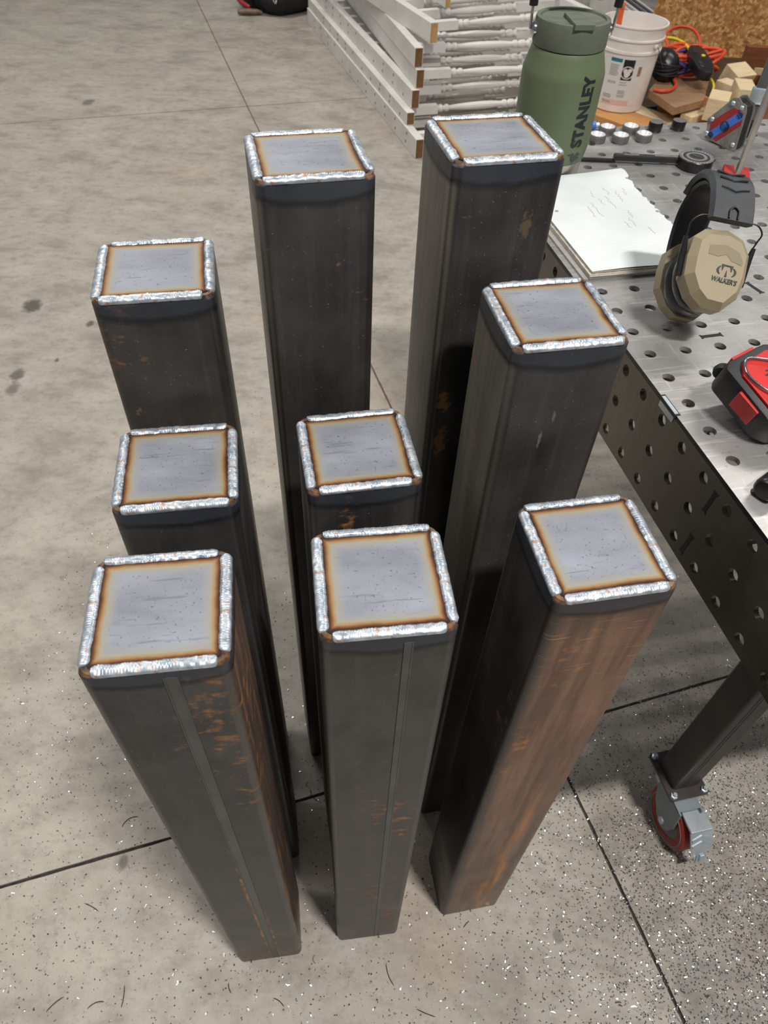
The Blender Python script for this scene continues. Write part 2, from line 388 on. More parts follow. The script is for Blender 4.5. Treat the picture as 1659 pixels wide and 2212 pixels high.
M['green_lid'] = plain('green_lid_plastic', (99, 105, 90), (93, 99, 84), 40, 0.55, 0.0, 0.1, 700)
M['brushed'] = plain('brushed_steel', (200, 194, 186), (180, 174, 168), 18, 0.32, 0.9)
M['black_print'] = plain('black_print', (30, 32, 34), (24, 26, 28), 30, 0.5)
M['grey_print'] = plain('dark_grey_print', (58, 64, 62), (50, 56, 54), 30, 0.5)
M['black_rubber'] = plain('black_rubber', (30, 31, 34), (40, 41, 44), 30, 0.55, 0.0, 0.15, 500)
M['grey_rubber'] = plain('grey_rubber', (58, 60, 64), (46, 48, 52), 25, 0.6, 0.0, 0.2, 500)
M['cushion'] = plain('black_cushion_vinyl', (26, 26, 30), (34, 34, 38), 20, 0.35)
M['tan'] = plain('tan_plastic', (152, 139, 112), (146, 133, 107), 10, 0.55, 0.0, 0.06, 900)
M['tan_dark'] = plain('tan_plastic_recess', (132, 120, 96), (126, 114, 91), 10, 0.55)
M['red_plastic'] = plain('red_plastic', (200, 30, 28), (170, 36, 32), 22, 0.42, 0.0, 0.08)
M['red_paint'] = plain('red_paint', (176, 40, 44), (150, 34, 38), 30, 0.45)
M['blue_paint'] = plain('blue_print', (70, 120, 214), (60, 106, 196), 30, 0.5)
M['dull_red'] = plain('dull_red_print', (156, 44, 44), (136, 38, 38), 30, 0.5)
M['grey_cast'] = plain('grey_cast_metal', (158, 156, 150), (126, 124, 120), 45, 0.5, 0.5, 0.15)
M['grey_steel'] = plain('grey_bar_steel', (110, 112, 114), (90, 92, 94), 40, 0.4, 0.6, 0.1)
M['white_wood'] = plain('white_painted_wood', (226, 223, 218), (212, 208, 203), 7, 0.5, 0.0, 0.06)
M['end_grain'] = wood('weathered_end_grain', (128, 88, 50), (88, 58, 34), 30, (1, 1, 1))
M['pale_end'] = wood('pale_end_grain', (196, 158, 100), (164, 124, 74), 30, (1, 1, 1))
M['pine'] = wood('pine', (232, 212, 176), (212, 186, 144), 9)
M['pine_gold'] = wood('golden_pine', (206, 152, 92), (182, 124, 68), 8)
M['ply_brown'] = wood('brown_plywood', (166, 132, 100), (142, 108, 80), 6)
M['red_wood'] = wood('red_brown_wood', (140, 84, 50), (112, 64, 38), 6)
M['pink_wood'] = wood('pinkish_wood', (188, 140, 110), (168, 120, 92), 8)
M['osb'] = osb_mat()
M['bucket'] = plain('white_bucket_plastic', (238, 231, 226), (228, 219, 214), 9, 0.4)
M['teal'] = plain('teal_print', (30, 122, 136), (26, 108, 122), 30, 0.5)
M['label_white'] = plain('label_white', (224, 221, 218), (216, 213, 210), 14, 0.5)
M['label_grey'] = plain('label_grey_print', (158, 154, 152), (146, 142, 140), 60, 0.5)
M['label_pink'] = plain('label_pink_print', (226, 190, 182), (218, 178, 170), 30, 0.5)
M['orange'] = plain('orange_plastic', (242, 116, 62), (226, 100, 50), 30, 0.45)
M['cord_orange'] = plain('orange_cord', (224, 84, 52), (204, 70, 42), 30, 0.5)
M['cord_blue'] = plain('blue_cord', (52, 58, 128), (44, 48, 108), 30, 0.5)
M['cord_yellow'] = plain('yellow_cord', (226, 200, 40), (210, 184, 34), 30, 0.5)
M['black_plastic'] = plain('black_plastic', (24, 24, 26), (32, 32, 34), 30, 0.32)
M['black_cloth'] = plain('black_cloth', (30, 30, 34), (20, 20, 23), 25, 0.85, 0.0, 0.4, 300)
M['brown_leather'] = plain('brown_handle', (120, 104, 84), (92, 76, 60), 30, 0.5)
M['khaki'] = plain('khaki_webbing', (150, 134, 92), (130, 114, 76), 60, 0.8)
M['paper_edge'] = plain('paper_edge', (206, 200, 190), (178, 170, 160), 120, 0.8)
M['pencil'] = plain('pencil_mark', (172, 176, 184), (160, 164, 174), 90, 0.8)
M['dial_grey'] = plain('dial_grey', (150, 150, 150), (128, 128, 128), 60, 0.45, 0.3)
M['dial_dark'] = plain('dial_dark', (66, 66, 68), (54, 54, 56), 40, 0.45, 0.2)
M['mag_bright'] = plain('bright_dish_nickel', (232, 232, 232), (218, 218, 220), 30, 0.35, 0.3)
M['mag_grey'] = plain('grey_nickel', (124, 120, 118), (108, 104, 102), 30, 0.45, 0.4)
M['shaving'] = plain('bright_shaving', (216, 218, 222), (180, 182, 188), 200, 0.22, 0.9)
M['grit'] = plain('dark_grit', (40, 38, 38), (58, 54, 52), 200, 0.6)
M['wall_paint'] = plain('pale_liner_panel', (196, 198, 200), (188, 190, 192), 2, 0.6)

def paper_mat():
    t = NT('ruled_paper', 0.8, 0.0, 0.2); P = t.xyz(t.tc.outputs['Object'])
    ln = t.math('LESS_THAN', t.math('ABSOLUTE', t.math('SUBTRACT', t.math('FRACT', t.math('MULTIPLY', P[0], 1 / 0.0071)), 0.5)), 0.05)
    col = t.mix(t.ramp(t.noise(12, 4), 0.3, 0.7), lin((214, 218, 218)), lin((202, 207, 208)))
    t.color(t.mix(t.math('MULTIPLY', ln, 0.22), col, lin((150, 170, 196)))); t.bump(t.noise(25, 3), 0.15, 0.002); return t.m
M['paper'] = paper_mat()

# ------------------------------------------------------------------ room: floor slabs with sawn joints, far wall
e1 = Vector((0.9446, 0.3282, 0)); e2 = Vector((-0.3282, 0.9446, 0))
bm = bmesh.new(); prism(bm, [(-10, -4), (10, -4), (10, 11), (-10, 11)], -0.20, -0.005)
floor = tag(link('floor', bm, M['joint']), 'pale concrete shop floor with sawn joints', kind='structure')
Ss = [-7.2, -3.06, 0.548, 4.16, 7.8]; Ts = [-3.04, 0.509, 4.051, 7.6]
for i in range(4):
    for j in range(3):
        g = 0.0031
        a0, a1, b0, b1 = Ss[i] + g, Ss[i + 1] - g, Ts[j] + g, Ts[j + 1] - g
        bm = bmesh.new(); rb = random.Random(i * 7 + j)
        def edge(p, q):
            n = max(2, int((Vector(q) - Vector(p)).length / 0.02)); out = []
            d = (Vector(q) - Vector(p)); nn = Vector((-d.y, d.x)).normalized()
            for k in range(n):
                f = k / n; o_ = noise.noise(Vector((p[0] + d.x * f, p[1] + d.y * f, i + j * 3.3)) * 28) * 0.0011
                v = Vector(p) + d * f + nn * (o_ if k else 0); out.append((v.x, v.y))
            return out
        pl = edge((a0, b0), (a1, b0)) + edge((a1, b0), (a1, b1)) + edge((a1, b1), (a0, b1)) + edge((a0, b1), (a0, b0))
        pl = [tuple((e1 * x + e2 * y)[:2]) for x, y in pl]
        lo = [((x, y)) for x, y in pl]
        prism(bm, pl, -0.005, 0.0); link('slab', bm, M['concrete'], floor)
bm = bmesh.new(); c0 = e1 * -8 + e2 * 7.61
M_w = frame(c0, e1, e2, Vector((0, 0, 1)))
box(bm, (0, 0, 0), (17, 0.15, 3.6), M_w)
tag(link('wall_back', bm, M['wall_paint']), 'pale wall at the far end of the shop', kind='structure')

# ------------------------------------------------------------------ the nine capped posts
HS = 0.0508
def post_tube_bm(h):
    bm = bmesh.new(); pl = rrect(HS, HS, 0.0088, 6)
    a = [bm.verts.new((x, y, -h)) for x, y in pl]; b = [bm.verts.new((x, y, -0.0050)) for x, y in pl]
    c = [bm.verts.new((x * 0.962, y * 0.962, -0.0016)) for x, y in pl]; n = len(pl)
    for p, q in ((a, b), (b, c)):
        for i in range(n): bm.faces.new((p[i], p[(i + 1) % n], q[(i + 1) % n], q[i]))
    bm.faces.new(c); bm.faces.new(list(reversed(a))); return bm

def bead_bm(seed):
    rnd = random.Random(seed); bm = bmesh.new(); L = 2 * HS - 0.0165
    x0 = -L / 2 + rnd.uniform(-.002, .0025); x1 = L / 2 + rnd.uniform(-.0025, .002)
    prof = [(0.0001, -0.0040), (0.0006, -0.0028), (0.0004, -0.0014), (-0.0005, -0.0004), (-0.0026, 0.0006), (-0.0054, 0.0010), (-0.0070, 0.0005), (-0.0082, -0.0012)]
    st = 0.00065; n = int((x1 - x0) / st); rows = []; so = rnd.uniform(0, 50); pitch = rnd.uniform(.0017, .0024); d = rnd.choice((-1, 1))
    wide = rnd.uniform(0.92, 1.1)
    for i in range(n + 1):
        x = x0 + (x1 - x0) * i / n; e = min(x - x0, x1 - x, 0.0045) / 0.0045; e = max(0.12, math.sqrt(max(0.0, 1 - (1 - e) ** 2))); row = []
        wv = noise.noise(Vector((x * 160, so, 0))) * 0.0008 + noise.noise(Vector((x * 500, so, 4))) * 0.0004
        for k, (nn, zz) in enumerate(prof):
            s = (k - 4.5) / 3.0
            ph = (x * d + 0.0016 * s * s + noise.noise(Vector((x * 90, so, 9))) * 0.0012) / pitch
            saw = ph - math.floor(ph); rip = (0.5 - abs(saw - 0.3)) * (0.0006 + 0.0011 * noise.noise(Vector((x * 70, so, 21)))) * (1 if 2 < k < 7 else 0.15)
            lump = noise.noise(Vector((x * 230, k * 0.7, so))) * 0.0008 + noise.noise(Vector((x * 60, k * .3, so))) * 0.0005
            c = -0.0050; n2 = c + (nn - c) * (e if nn < c else 0.55 + 0.45 * e) * (wide if nn < c else 1)
            z2 = zz * e if zz > 0 else zz
            if k == 7: n2 += wv
            elif 2 <= k <= 6: z2 += rip + lump; n2 += wv * (k / 7)
            elif k == 1: n2 += lump * 0.5
            row.append(bm.verts.new((x, n2, z2)))
        rows.append(row)
    for p, q in zip(rows, rows[1:]):
        for k in range(len(prof) - 1): bm.faces.new((p[k], p[k + 1], q[k + 1], q[k]))
    bm.faces.new(rows[0]); bm.faces.new(rows[-1]); return bm

POSTS = [  # x, y, yaw, height, material args, label
 ('A', -.212, .5727, 12.2, 1.0425, dict(base=(54, 52, 50), rust_f=.02), 'dark square steel post at far left, taller than the two before it'),
 ('B', -.0817, .6406, 14.9, 1.1189, dict(base=(48, 46, 46), rust_f=.05, refl_l=.5), 'tall dark square steel post standing at the back centre on open floor'),
 ('C', .0799, .6752, 15.0, 1.1276, dict(base=(46, 44, 45), rust_f=.10, refl_l=.6, spots=((-.036, -.255, .008, .016, (150, 104, 46)), (-.034, -.315, .008, .022, (140, 94, 44)), (.027, -.165, .008, .018, (96, 74, 50)), (.024, -.06, .006, .012, (84, 70, 50)))), 'tall dark square steel post at back right beside the green jug, with small rust scabs'),
 ('D', .1355, .5399, 13.1, 1.0394, dict(base=(50, 48, 48), rust_f=.10, refl_l=.45, spots=((-.010, -.10, .0018, .010, (96, 91, 86)), (-.002, -.075, .0020, .007, (92, 87, 82)))), 'dark square steel post standing right against the perforated table edge'),
 ('E', -.1797, .4347, 10.6, .937, dict(base=(46, 46, 48), rust_f=.08), 'short dark steel post second in the left file, behind the rust-flecked front one'),
 ('F', -.0269, .4749, 12.9, .9299, dict(base=(46, 45, 47), rust_f=.0, refl_l=.3), 'short dark steel post at the centre of the cluster'),
 ('I', .001, .3237, 9.2, .939, dict(base=(62, 60, 59), rust_f=.16), 'front centre dark grey steel post with rub marks on its cap'),
 ('H', -.1575, .2859, 9.7, .9408, dict(base=(58, 57, 58), rust_f=.14, rust_r=0.0, brown_r=.9, seam=.009), 'front left grey steel post with rust flecks along its seam and a brown right side'),
 ('G', .1706, .3714, 12.6, .9344, dict(base=(50, 47, 47), rust_f=.12, brown_f=.95), 'front right steel post with a rusty brown front face'),
]
for i, (nm, x, y, yaw, h, kw, lab) in enumerate(POSTS):
    root = thing('steel_post', lab, 'post', (x, y, 0), R(yaw), 'nine capped square steel posts')
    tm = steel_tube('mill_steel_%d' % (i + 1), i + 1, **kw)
    tb = link('square_tube', post_tube_bm(h), tm, root, 30); tb.location = (0, 0, h)
    bm = bmesh.new(); prism(bm, rrect(0.0446, 0.0446, 0.003, 3), -0.0060, -0.0008)
    cp = link('cap_plate', bm, cap_mat('temper_tinted_cap_%d' % (i + 1), i * 1.3), root); cp.location = (0, 0, h)
    for k in range(4):
        b = link('weld_bead', bead_bm(i * 4 + k), M['weld'], root, 60); a = k * PI / 2
        # bead frame: local y is outward
        b.rotation_euler = (0, 0, a); b.location = (-math.sin(a) * HS, math.cos(a) * HS, h)
    if nm in 'HI':
        cx = 0.009 if nm == 'H' else 0.014; wd = 0.0045 if nm == 'H' else 0.003
        bm = bmesh.new(); box(bm, (cx - wd, -HS - 0.0004, 0.002), (cx + wd, -HS + 0.002, h - 0.0115))
        for s in (-1, 1): box(bm, (cx + s * wd - 0.0006, -HS - 0.0008, 0.002), (cx + s * wd + 0.0006, -HS + 0.002, h - 0.0115))
        se = link('tube_seam', bm, plain('scarfed_seam_%s' % nm.lower(), (70, 74, 72), (56, 58, 57), 20, 0.4), root)

# ------------------------------------------------------------------ perforated welding table
D2 = 0.0508; ZT = 0.8296
O = Vector((0.3355, 0.78864, 0)); tu = Vector((0.25099, -0.96799, 0)); tv = Vector((0.96799, 0.25099, 0))
TM = frame(O, tv, -tu, Vector((0, 0, 1)))          # local x = across (b), local y = away from the near end (-a)
table = thing('welding_table', 'perforated steel welding table on braked casters', 'table', mw=TM)
def cell(bm, cx, cy, hx0, hx1, hy0, hy1, z0, z1, hole, n=20, flip=None):
    """one square plate cell with a round through hole; flip maps (x, y, z)->Vector"""
    f = flip or (lambda x, y, z: (x, y, z))
    ang = [2 * PI * (k + 0.5) / n for k in range(n)]
    def sq(a):
        c, s = math.cos(a), math.sin(a); dx = hx1 if c > 0 else -hx0; dy = hy1 if s > 0 else -hy0
        t = min(abs(dx / c) if abs(c) > 1e-9 else 9, abs(dy / s) if abs(s) > 1e-9 else 9); return (c * t, s * t)
    cr = [(hx1, hy1), (-hx0, hy1), (-hx0, -hy0), (hx1, -hy0)]
    out = [sq(a) for a in ang]
    ot = [bm.verts.new(f(cx + x, cy + y, z1)) for x, y in out]; it = [bm.verts.new(f(cx + hole * math.cos(a), cy + hole * math.sin(a), z1)) for a in ang]
    ib = [bm.verts.new(f(cx + hole * math.cos(a), cy + hole * math.sin(a), z0)) for a in ang]
    ct = [bm.verts.new(f(cx + x, cy + y, z1)) for x, y in cr]
    for k in range(n):
        k2 = (k + 1) % n
        bm.faces.new((it[k], ot[k], ot[k2], it[k2])); bm.faces.new((it[k], it[k2], ib[k2], ib[k]))
        q = [c for c in range(4) if ang[k] < math.atan2(cr[c][1], cr[c][0]) % (2 * PI) < (ang[k2] if k2 else ang[0] + 2 * PI)]
        for c in q: bm.faces.new((ot[k], ct[c], ot[k2]))
NB = 17; A0, A1 = -14, 9                           # hole rows across / along
XE0, XE1 = -0.0258, D2 * (NB - 0.5); YE0, YE1 = -D2 * (A1 + 0.5), -D2 * (A0 - 0.5)
bm = bmesh.new(); half = D2 / 2
for ib in range(NB):
    for ia in range(A0, A1 + 1):
        cx, cy = ib * D2, -ia * D2
        cell(bm, cx, cy, 0.0258 if ib == 0 else half, half, half, half, ZT - 0.0063, ZT, 0.0080)
# rim and underside
top = link('tabletop', bm, M['table_top'], table)
bm = bmesh.new()
for (p, q) in (((XE0, YE0), (XE1, YE0)), ((XE1, YE0), (XE1, YE1)), ((XE1, YE1), (XE0, YE1)), ((XE0, YE1), (XE0, YE0))):
    v = [bm.verts.new((p[0], p[1], ZT)), bm.verts.new((q[0], q[1], ZT)), bm.verts.new((q[0], q[1], ZT - 0.0063)), bm.verts.new((p[0], p[1], ZT - 0.0063))]
    bm.faces.new(v)
link('edge_rim', bm, M['black_iron'], table)
# long side panel with three rows of holes
bm = bmesh.new(); zc = [0.8051, 0.7543, 0.7035]; TOPZ = ZT - 0.0064; BOTZ = 0.6865
fl = lambda x, y, z: (XE0 + 0.0063 - z, y, x)       # x -> height, z -> outward depth
for r_, z in enumerate(zc):
    up = (TOPZ - z) if r_ == 0 else half; dn = (z - BOTZ) if r_ == 2 else half
    for ia in range(A0, A1 + 1):
        cell(bm, z, -ia * D2 + 0.0017, dn, up, half, half, 0.0, 0.0063, 0.0080, flip=fl)
box(bm, (XE0, YE0, BOTZ - 0.0008), (XE0 + 0.0063, YE1, BOTZ)); box(bm, (XE0 + 0.0003, YE0, TOPZ - 0.0002), (XE0 + 0.0063, YE1, TOPZ))
link('side_panel', bm, M['table_side'], table)
bm = bmesh.new(); box(bm, (XE1 - 0.0063, YE0, BOTZ), (XE1, YE1, TOPZ)); link('side_panel', bm, M['table_side'], table)
for yy in (YE0, YE1 - 0.0063):
    bm = bmesh.new(); box(bm, (XE0 + 0.0064, yy, BOTZ), (XE1 - 0.0064, yy + 0.0063, TOPZ)); link('end_panel', bm, M['table_side'], table)
# ribs below the top, whose tabs show as slots
for ia in (4.35, -1.3, -7.0):
    bm = bmesh.new(); box(bm, (XE0 + 0.0070, -ia * D2 - 0.003, BOTZ + 0.003), (XE1 - 0.0070, -ia * D2 + 0.003, TOPZ - 0.002)); link('rib', bm, M['dark_steel'], table)
def dogbone(l, w_=0.0028):
    return [(-l, -w_), (-l - .001, -w_ - .0016), (-l + .002, -w_ - .0016), (-l + .003, -w_), (l - .003, -w_), (l - .002, -w_ - .0016), (l + .001, -w_ - .0016), (l, -w_),
            (l, w_), (l + .001, w_ + .0016), (l - .002, w_ + .0016), (l - .003, w_), (-l + .003, w_), (-l + .002, w_ + .0016), (-l - .001, w_ + .0016), (-l, w_)]
for (cx, cy, a) in ((0.102, 0.024, 0.03), (0.230, 0.126, R(103)), (0.37, 0.24, 0.03), (0.54, 0.024, 0.03)):
    bm = bmesh.new(); prism(bm, dogbone(0.016), ZT - 0.001, ZT + 0.0004, Matrix.Translation((cx, cy, 0)) @ Matrix.Rotation(a, 4, 'Z')); link('tab_slot', bm, M['black_iron'], table)
for (aa, zz) in ((0.2263, 0.791), (0.2253, 0.716)):
    bm = bmesh.new(); prism(bm, dogbone(0.0175), -0.0004, 0.001, frame(Vector((XE0, -aa, zz)), Vector((0, -0.10, 1)).normalized(), Vector((0, 1, 0)), Vector((1, 0, 0)))); link('tab_slot', bm, M['black_iron'], table)
bm = bmesh.new(); box(bm, (XE0 - 0.0008, -0.118, ZT - 0.013), (XE0 + 0.004, -0.084, ZT + 0.0007)); link('edge_tab', bm, M['zinc'], table)
bm = bmesh.new(); box(bm, (XE0 - 0.0012, -0.121, ZT - 0.0045), (XE0 + 0.0055, -0.081, ZT + 0.0003)); link('edge_notch', bm, M['black_iron'], table)
# legs and casters
def leg(x, y, name='leg'):
    bm = bmesh.new(); prism(bm, rrect(0.0254, 0.0254, 0.004, 3), 0.136, TOPZ - 0.004, Matrix.Translation((x, y, 0)))
    for s in (0.004, 0.010): box(bm, (x - s - 0.0004, y - 0.0258, 0.137), (x - s + 0.0004, y - 0.025, TOPZ - 0.01))
    link(name, bm, M['dark_steel'], table)
def caster(x, y, full=True):
    bm = bmesh.new(); prism(bm, rrect(0.036, 0.043, 0.004, 3), 0.130, 0.136, Matrix.Translation((x, y, 0)))
    pl = link('caster', bm, M['dark_steel'], table)
    bx = x - 0.006; by = y - 0.048; WR = 0.055                  # wheel axle, trailing toward the near end
    for sx in (-1, 1):
        for sy in (-1, 1):
            bm = bmesh.new(); lathe(bm, [(0, 0), (0.006, 0), (0.006, 0.005), (0.0035, 0.006), (0.0035, 0.011), (0, 0.011)], 6, Matrix.Translation((x + sx * 0.029, y + sy * 0.036, 0.136))); link('bolt', bm, M['zinc'], pl)
    W_ = Matrix.Translation((bx, by, WR)) @ Matrix.Rotation(PI / 2, 4, 'Y')
    bm = bmesh.new(); lathe(bm, [(0.034, -0.015), (0.049, -0.016), (0.0540, -0.013), (0.055, -0.006), (0.055, 0.006), (0.0540, 0.013), (0.049, 0.016), (0.034, 0.015)], 36, W_); link('tyre', bm, M['red_tyre'], pl, 50)
    bm = bmesh.new(); lathe(bm, [(0, -0.014), (0.043, -0.014), (0.0480, -0.0170), (0.0480, 0.0170), (0.043, 0.014), (0, 0.014)], 28, W_); link('hub', bm, M['grey_hub'], pl, 40)
    bm = bmesh.new()
    for s in (-1, 1):                               # two fork cheeks
        poly = [(0.050, 0.126), (0.048, 0.100), (0.036, 0.070), (0.016, 0.044), (0.004, 0.036), (-0.008, 0.038), (-0.018, 0.050), (-0.024, 0.075), (-0.018, 0.126)]
        prism(bm, poly, 0, 0.003, frame(Vector((bx + s * 0.0205 - 0.0015, by, 0)), Vector((0, 1, 0)), Vector((0, 0, 1)), Vector((1, 0, 0))))
    box(bm, (bx - 0.022, by - 0.012, 0.122), (bx + 0.022, by + 0.062, 0.1262))
    lathe(bm, [(0, 0), (0.026, 0), (0.026, 0.004), (0, 0.004)], 20, Matrix.Translation((x, y, 0.126)))
    link('fork', bm, M['dull_zinc'], pl)
    bm = bmesh.new(); lathe(bm, [(0, -0.026), (0.007, -0.026), (0.007, 0.026), (0, 0.026)], 10, W_); link('axle', bm, M['zinc'], pl)
    # brake pedal: tongue with two pressed chevrons and a narrow toe
    ex = Vector((1, 0, 0)); ey = Vector((0, -0.55, -0.835)); ez = ex.cross(ey) * -1
    PM = frame(Vector((bx + 0.009, by - 0.046, 0.112)), ex, ey, ez)
    bm = bmesh.new(); prism(bm, [(-0.021, 0), (0.021, 0), (0.022, 0.034), (0.012, 0.043), (0.008, 0.050), (0.012, 0.063), (-0.012, 0.063), (-0.008, 0.050), (-0.012, 0.043), (-0.020, 0.034)], -0.0025, 0.0, PM)
    for k in (0.010, 0.022):
        prism(bm, [(-0.018, k + 0.004), (0, k - 0.003), (0.018, k + 0.004), (0.018, k + 0.008), (0, k + 0.001), (-0.018, k + 0.008)], 0.0, 0.0016, PM)
    prism(bm, [(-0.004, 0.046), (0.004, 0.046), (0.006, 0.058), (-0.006, 0.058)], 0.0, 0.003, PM, inset=(0.0015, 0.001))
    link('brake_pedal', bm, M['zinc'], pl)
    bm = bmesh.new(); box(bm, (bx - 0.012, by - 0.047, 0.110), (bx + 0.030, by - 0.010, 0.1165), None, 0.002); link('pedal_bracket', bm, M['zinc'], pl)
LX = 0.1376; LY = -0.308
for (lx, ly) in ((LX, LY), (XE1 - 0.14, LY), (LX, YE1 - 0.14), (XE1 - 0.14, YE1 - 0.14)):
    leg(lx, ly); caster(lx, ly)

# ------------------------------------------------------------------ things on the table
def onT(b, a, z=0.0): return O + tv * b + tu * a + Vector((0, 0, ZT + z))
Zup = Vector((0, 0, 1))

# --- green insulated jug
jug = thing('insulated_jug', 'large olive green insulated jug with flip lid at the table edge', 'jug', (0.258, 1.338, ZT + 0.0002))
bm = bmesh.new(); lathe(bm, [(0, 0), (0.055, 0), (0.058, 0.003), (0.0612, 0.032), (0.0619, 0.034)], 48); link('steel_base', bm, M['brushed'], jug, 40)
bm = bmesh.new(); lathe(bm, [(0.0619, 0.034), (0.0636, 0.040), (0.0652, 0.048), (0.0668, 0.060), (0.0674, 0.160), (0.0670, 0.167), (0.0655, 0.172), (0.0600, 0.191), (0.0582, 0.198), (0.0570, 0.200), (0.050, 0.200)], 56)
body = link('body', bm, M['green'], jug, 50)
bm = bmesh.new(); lathe(bm, [(0.052, 0.200), (0.0582, 0.2015), (0.0590, 0.204), (0.0590, 0.234), (0.0578, 0.2385), (0.0540, 0.2395), (0.0515, 0.2385), (0.0505, 0.2355), (0, 0.2355)], 56)
lid = link('lid', bm, M['green_lid'], jug, 40)
bm = bmesh.new(); box(bm, (-0.013, -0.040, 0.2350), (0.013, 0.012, 0.2415), None, 0.0016); box(bm, (-0.016, -0.0612, 0.2340), (0.016, -0.036, 0.2430), None, 0.0015)
fs = link('flip_spout', bm, M['green_lid'], lid); fs.rotation_euler = (0, 0, R(8))
for s in (-1, 1):
    Q = Matrix.Rotation(R(6), 4, 'Z') @ Matrix.Translation((s * 0.058, 0, 0.221)) @ Matrix.Rotation(s * PI / 2, 4, 'Y')
    bm = bmesh.new(); lathe(bm, [(0, 0), (0.0105, 0), (0.0105, 0.004), (0.008, 0.0065), (0.0040, 0.0075), (0, 0.0070)], 20, Q); link('handle_pivot', bm, M['chrome'], jug, 40)
bm = bmesh.new(); Rz = Matrix.Rotation(R(6), 3, 'Z')
pth = [(-0.0665, 0, 0.221), (-0.0675, 0, 0.245), (-0.067, 0, 0.275)]
for s in (-1, 1):
    bm = bmesh.new(); tube(bm, [Rz @ Vector((s * p[0], p[1], p[2])) for p in pth], 0.0022, 8); link('handle_wire', bm, M['chrome'], jug, 40)
bm = bmesh.new(); pth = smoothpath([(-0.067, 0, 0.252), (-0.066, 0, 0.285), (-0.045, 0, 0.305), (0, 0, 0.31), (0.045, 0, 0.305), (0.066, 0, 0.285), (0.067, 0, 0.252)], 4)
tube(bm, [Rz @ Vector(p) for p in pth], 0.0068, 10); link('handle_grip', bm, M['black_plastic'], jug, 40)
def wrap(bm, rad, th0, off):
    """flat x -> angle around z, y -> height"""
    xs = [v.co.x for v in bm.verts]; lo, hi = min(xs), max(xs)
    for k in range(1, 8):
        bmesh.ops.bisect_plane(bm, geom=bm.verts[:] + bm.edges[:] + bm.faces[:], plane_co=(lo + (hi - lo) * k / 8, 0, 0), plane_no=(1, 0, 0))
    for v in bm.verts:
        r = (rad(v.co.y) if callable(rad) else rad) + off + v.co.z; t = th0 + v.co.x / (rad(v.co.y) if callable(rad) else rad)
        v.co = Vector((r * math.cos(t), r * math.sin(t), v.co.y))
    return bm
VIEW = math.atan2(-1.338, -0.258)                   # direction from the jug to the photographer
bm = text_bm('STANLEY', 0.0285, 0.0004, 0.0014, 0, 1.06)
xs = [v.co.x for v in bm.verts]; sx = 0.109 / (max(xs) - min(xs)); x0 = min(xs)
for v in bm.verts: v.co = Vector((-v.co.y * 1.06, (v.co.x - x0) * sx, v.co.z))      # turned to read upward
for v in bm.verts: v.co.y += 0.0655
wrap(bm, 0.0672, VIEW + R(51), 0.0001); link('lettering', bm, M['black_print'], body)
bear = [(0, .35), (.12, .55), (.2, .5), (.25, .62), (.38, .7), (.5, .6), (.62, .95), (.72, .62), (.86, 1.0), (.9, .6), (1, .55), (.98, .35), (.85, .3), (.95, .05), (.8, 0), (.7, .22), (.6, .02), (.48, .05), (.5, .25), (.36, .22), (.34, .02), (.2, .02), (.22, .28)]
bm = bmesh.new(); prism(bm, [(-p[1] * 0.029 + 0.003, 0.0395 + p[0] * 0.023) for p in bear], -0.0002, 0.0002)
for v in bm.verts: v.co.y += 0.0
wrap(bm, lambda z: 0.0612 + (min(z, 0.046) - 0.022) * 0.18, VIEW + R(52), 0.0006); link('emblem', bm, M['grey_print'], body)
bm = bmesh.new(); tube(bm, [((0.0675) * math.cos(VIEW - R(28) + k * 0.05), 0.0675 * math.sin(VIEW - R(28) + k * 0.05), 0.072 - k * 0.0004) for k in range(9)], [0.0004, .0011, .0014, .0015, .0016, .0015, .0014, .001, .0003], 6)
link('scuff_ridge', bm, M['green'], body)

# --- note pad of torn sheets
PA = Vector((0.3903, 1.3107, 0)); PB = Vector((0.294, 0.9599, 0)); PR = Vector((0.4648, 1.0332, 0)); PTl = PA + (PB - PR)
px = (PR - PA).normalized(); py = (PA - PTl).normalized()
LX_, LY_ = 0.306, 0.192
py = (py - px * py.dot(px)).normalized()
padM = frame(PA - py * LY_ + Zup * (ZT + 0.0003), px, py, Zup)
pad = thing('note_pad', 'stack of white torn-edge note paper lying beside the ear muffs', 'note pad', mw=padM)
rnd = random.Random(5)
def sheet(dx, dy, rz, z0, z1, jag, lift=0.0):
    pl = [(0, 0), (LX_, 0)]
    n = 46 if jag else 1
    right = [(LX_, 0)]; tops = []
    for k in range(n + 1):
        x = LX_ * (1 - k / n); tops.append((x, LY_ + (rnd.uniform(-0.0035, 0.0025) if jag else 0)))
    pl = [(0, 0), (LX_ * .25, -0.001), (LX_ * .6, 0.0005), (LX_, 0)] + tops + [(-0.001, LY_ * .5)]
    c, s = math.cos(rz), math.sin(rz)
    return [(x * c - y * s + dx, x * s + y * c + dy) for x, y in pl]
zz = 0.0
for k in range(7):
    th = (0.0028, 0.0016, 0.0014, 0.0016, 0.0014, 0.0016, 0.0012)[k]
    bm = bmesh.new(); prism(bm, sheet(rnd.uniform(-.004, .003), (-0.006 + k * 0.001) if k else -0.012, rnd.uniform(-.012, .012), 0, 0, k > 0), zz, zz + th)
    link('sheet_pile', bm, M['paper_edge'] if k else M['label_grey'], pad); zz += th + 0.0002
bm = bmesh.new(); pl = sheet(0, 0, 0, 0, 0, True); n_ = 28
grid = {}
import bisect
tops = sorted([(x, y) for x, y in pl if y > LY_ * 0.9])
def topy(x):
    k = min(range(len(tops)), key=lambda i: abs(tops[i][0] - x)); return tops[k][1]
nx, ny = 57, 14
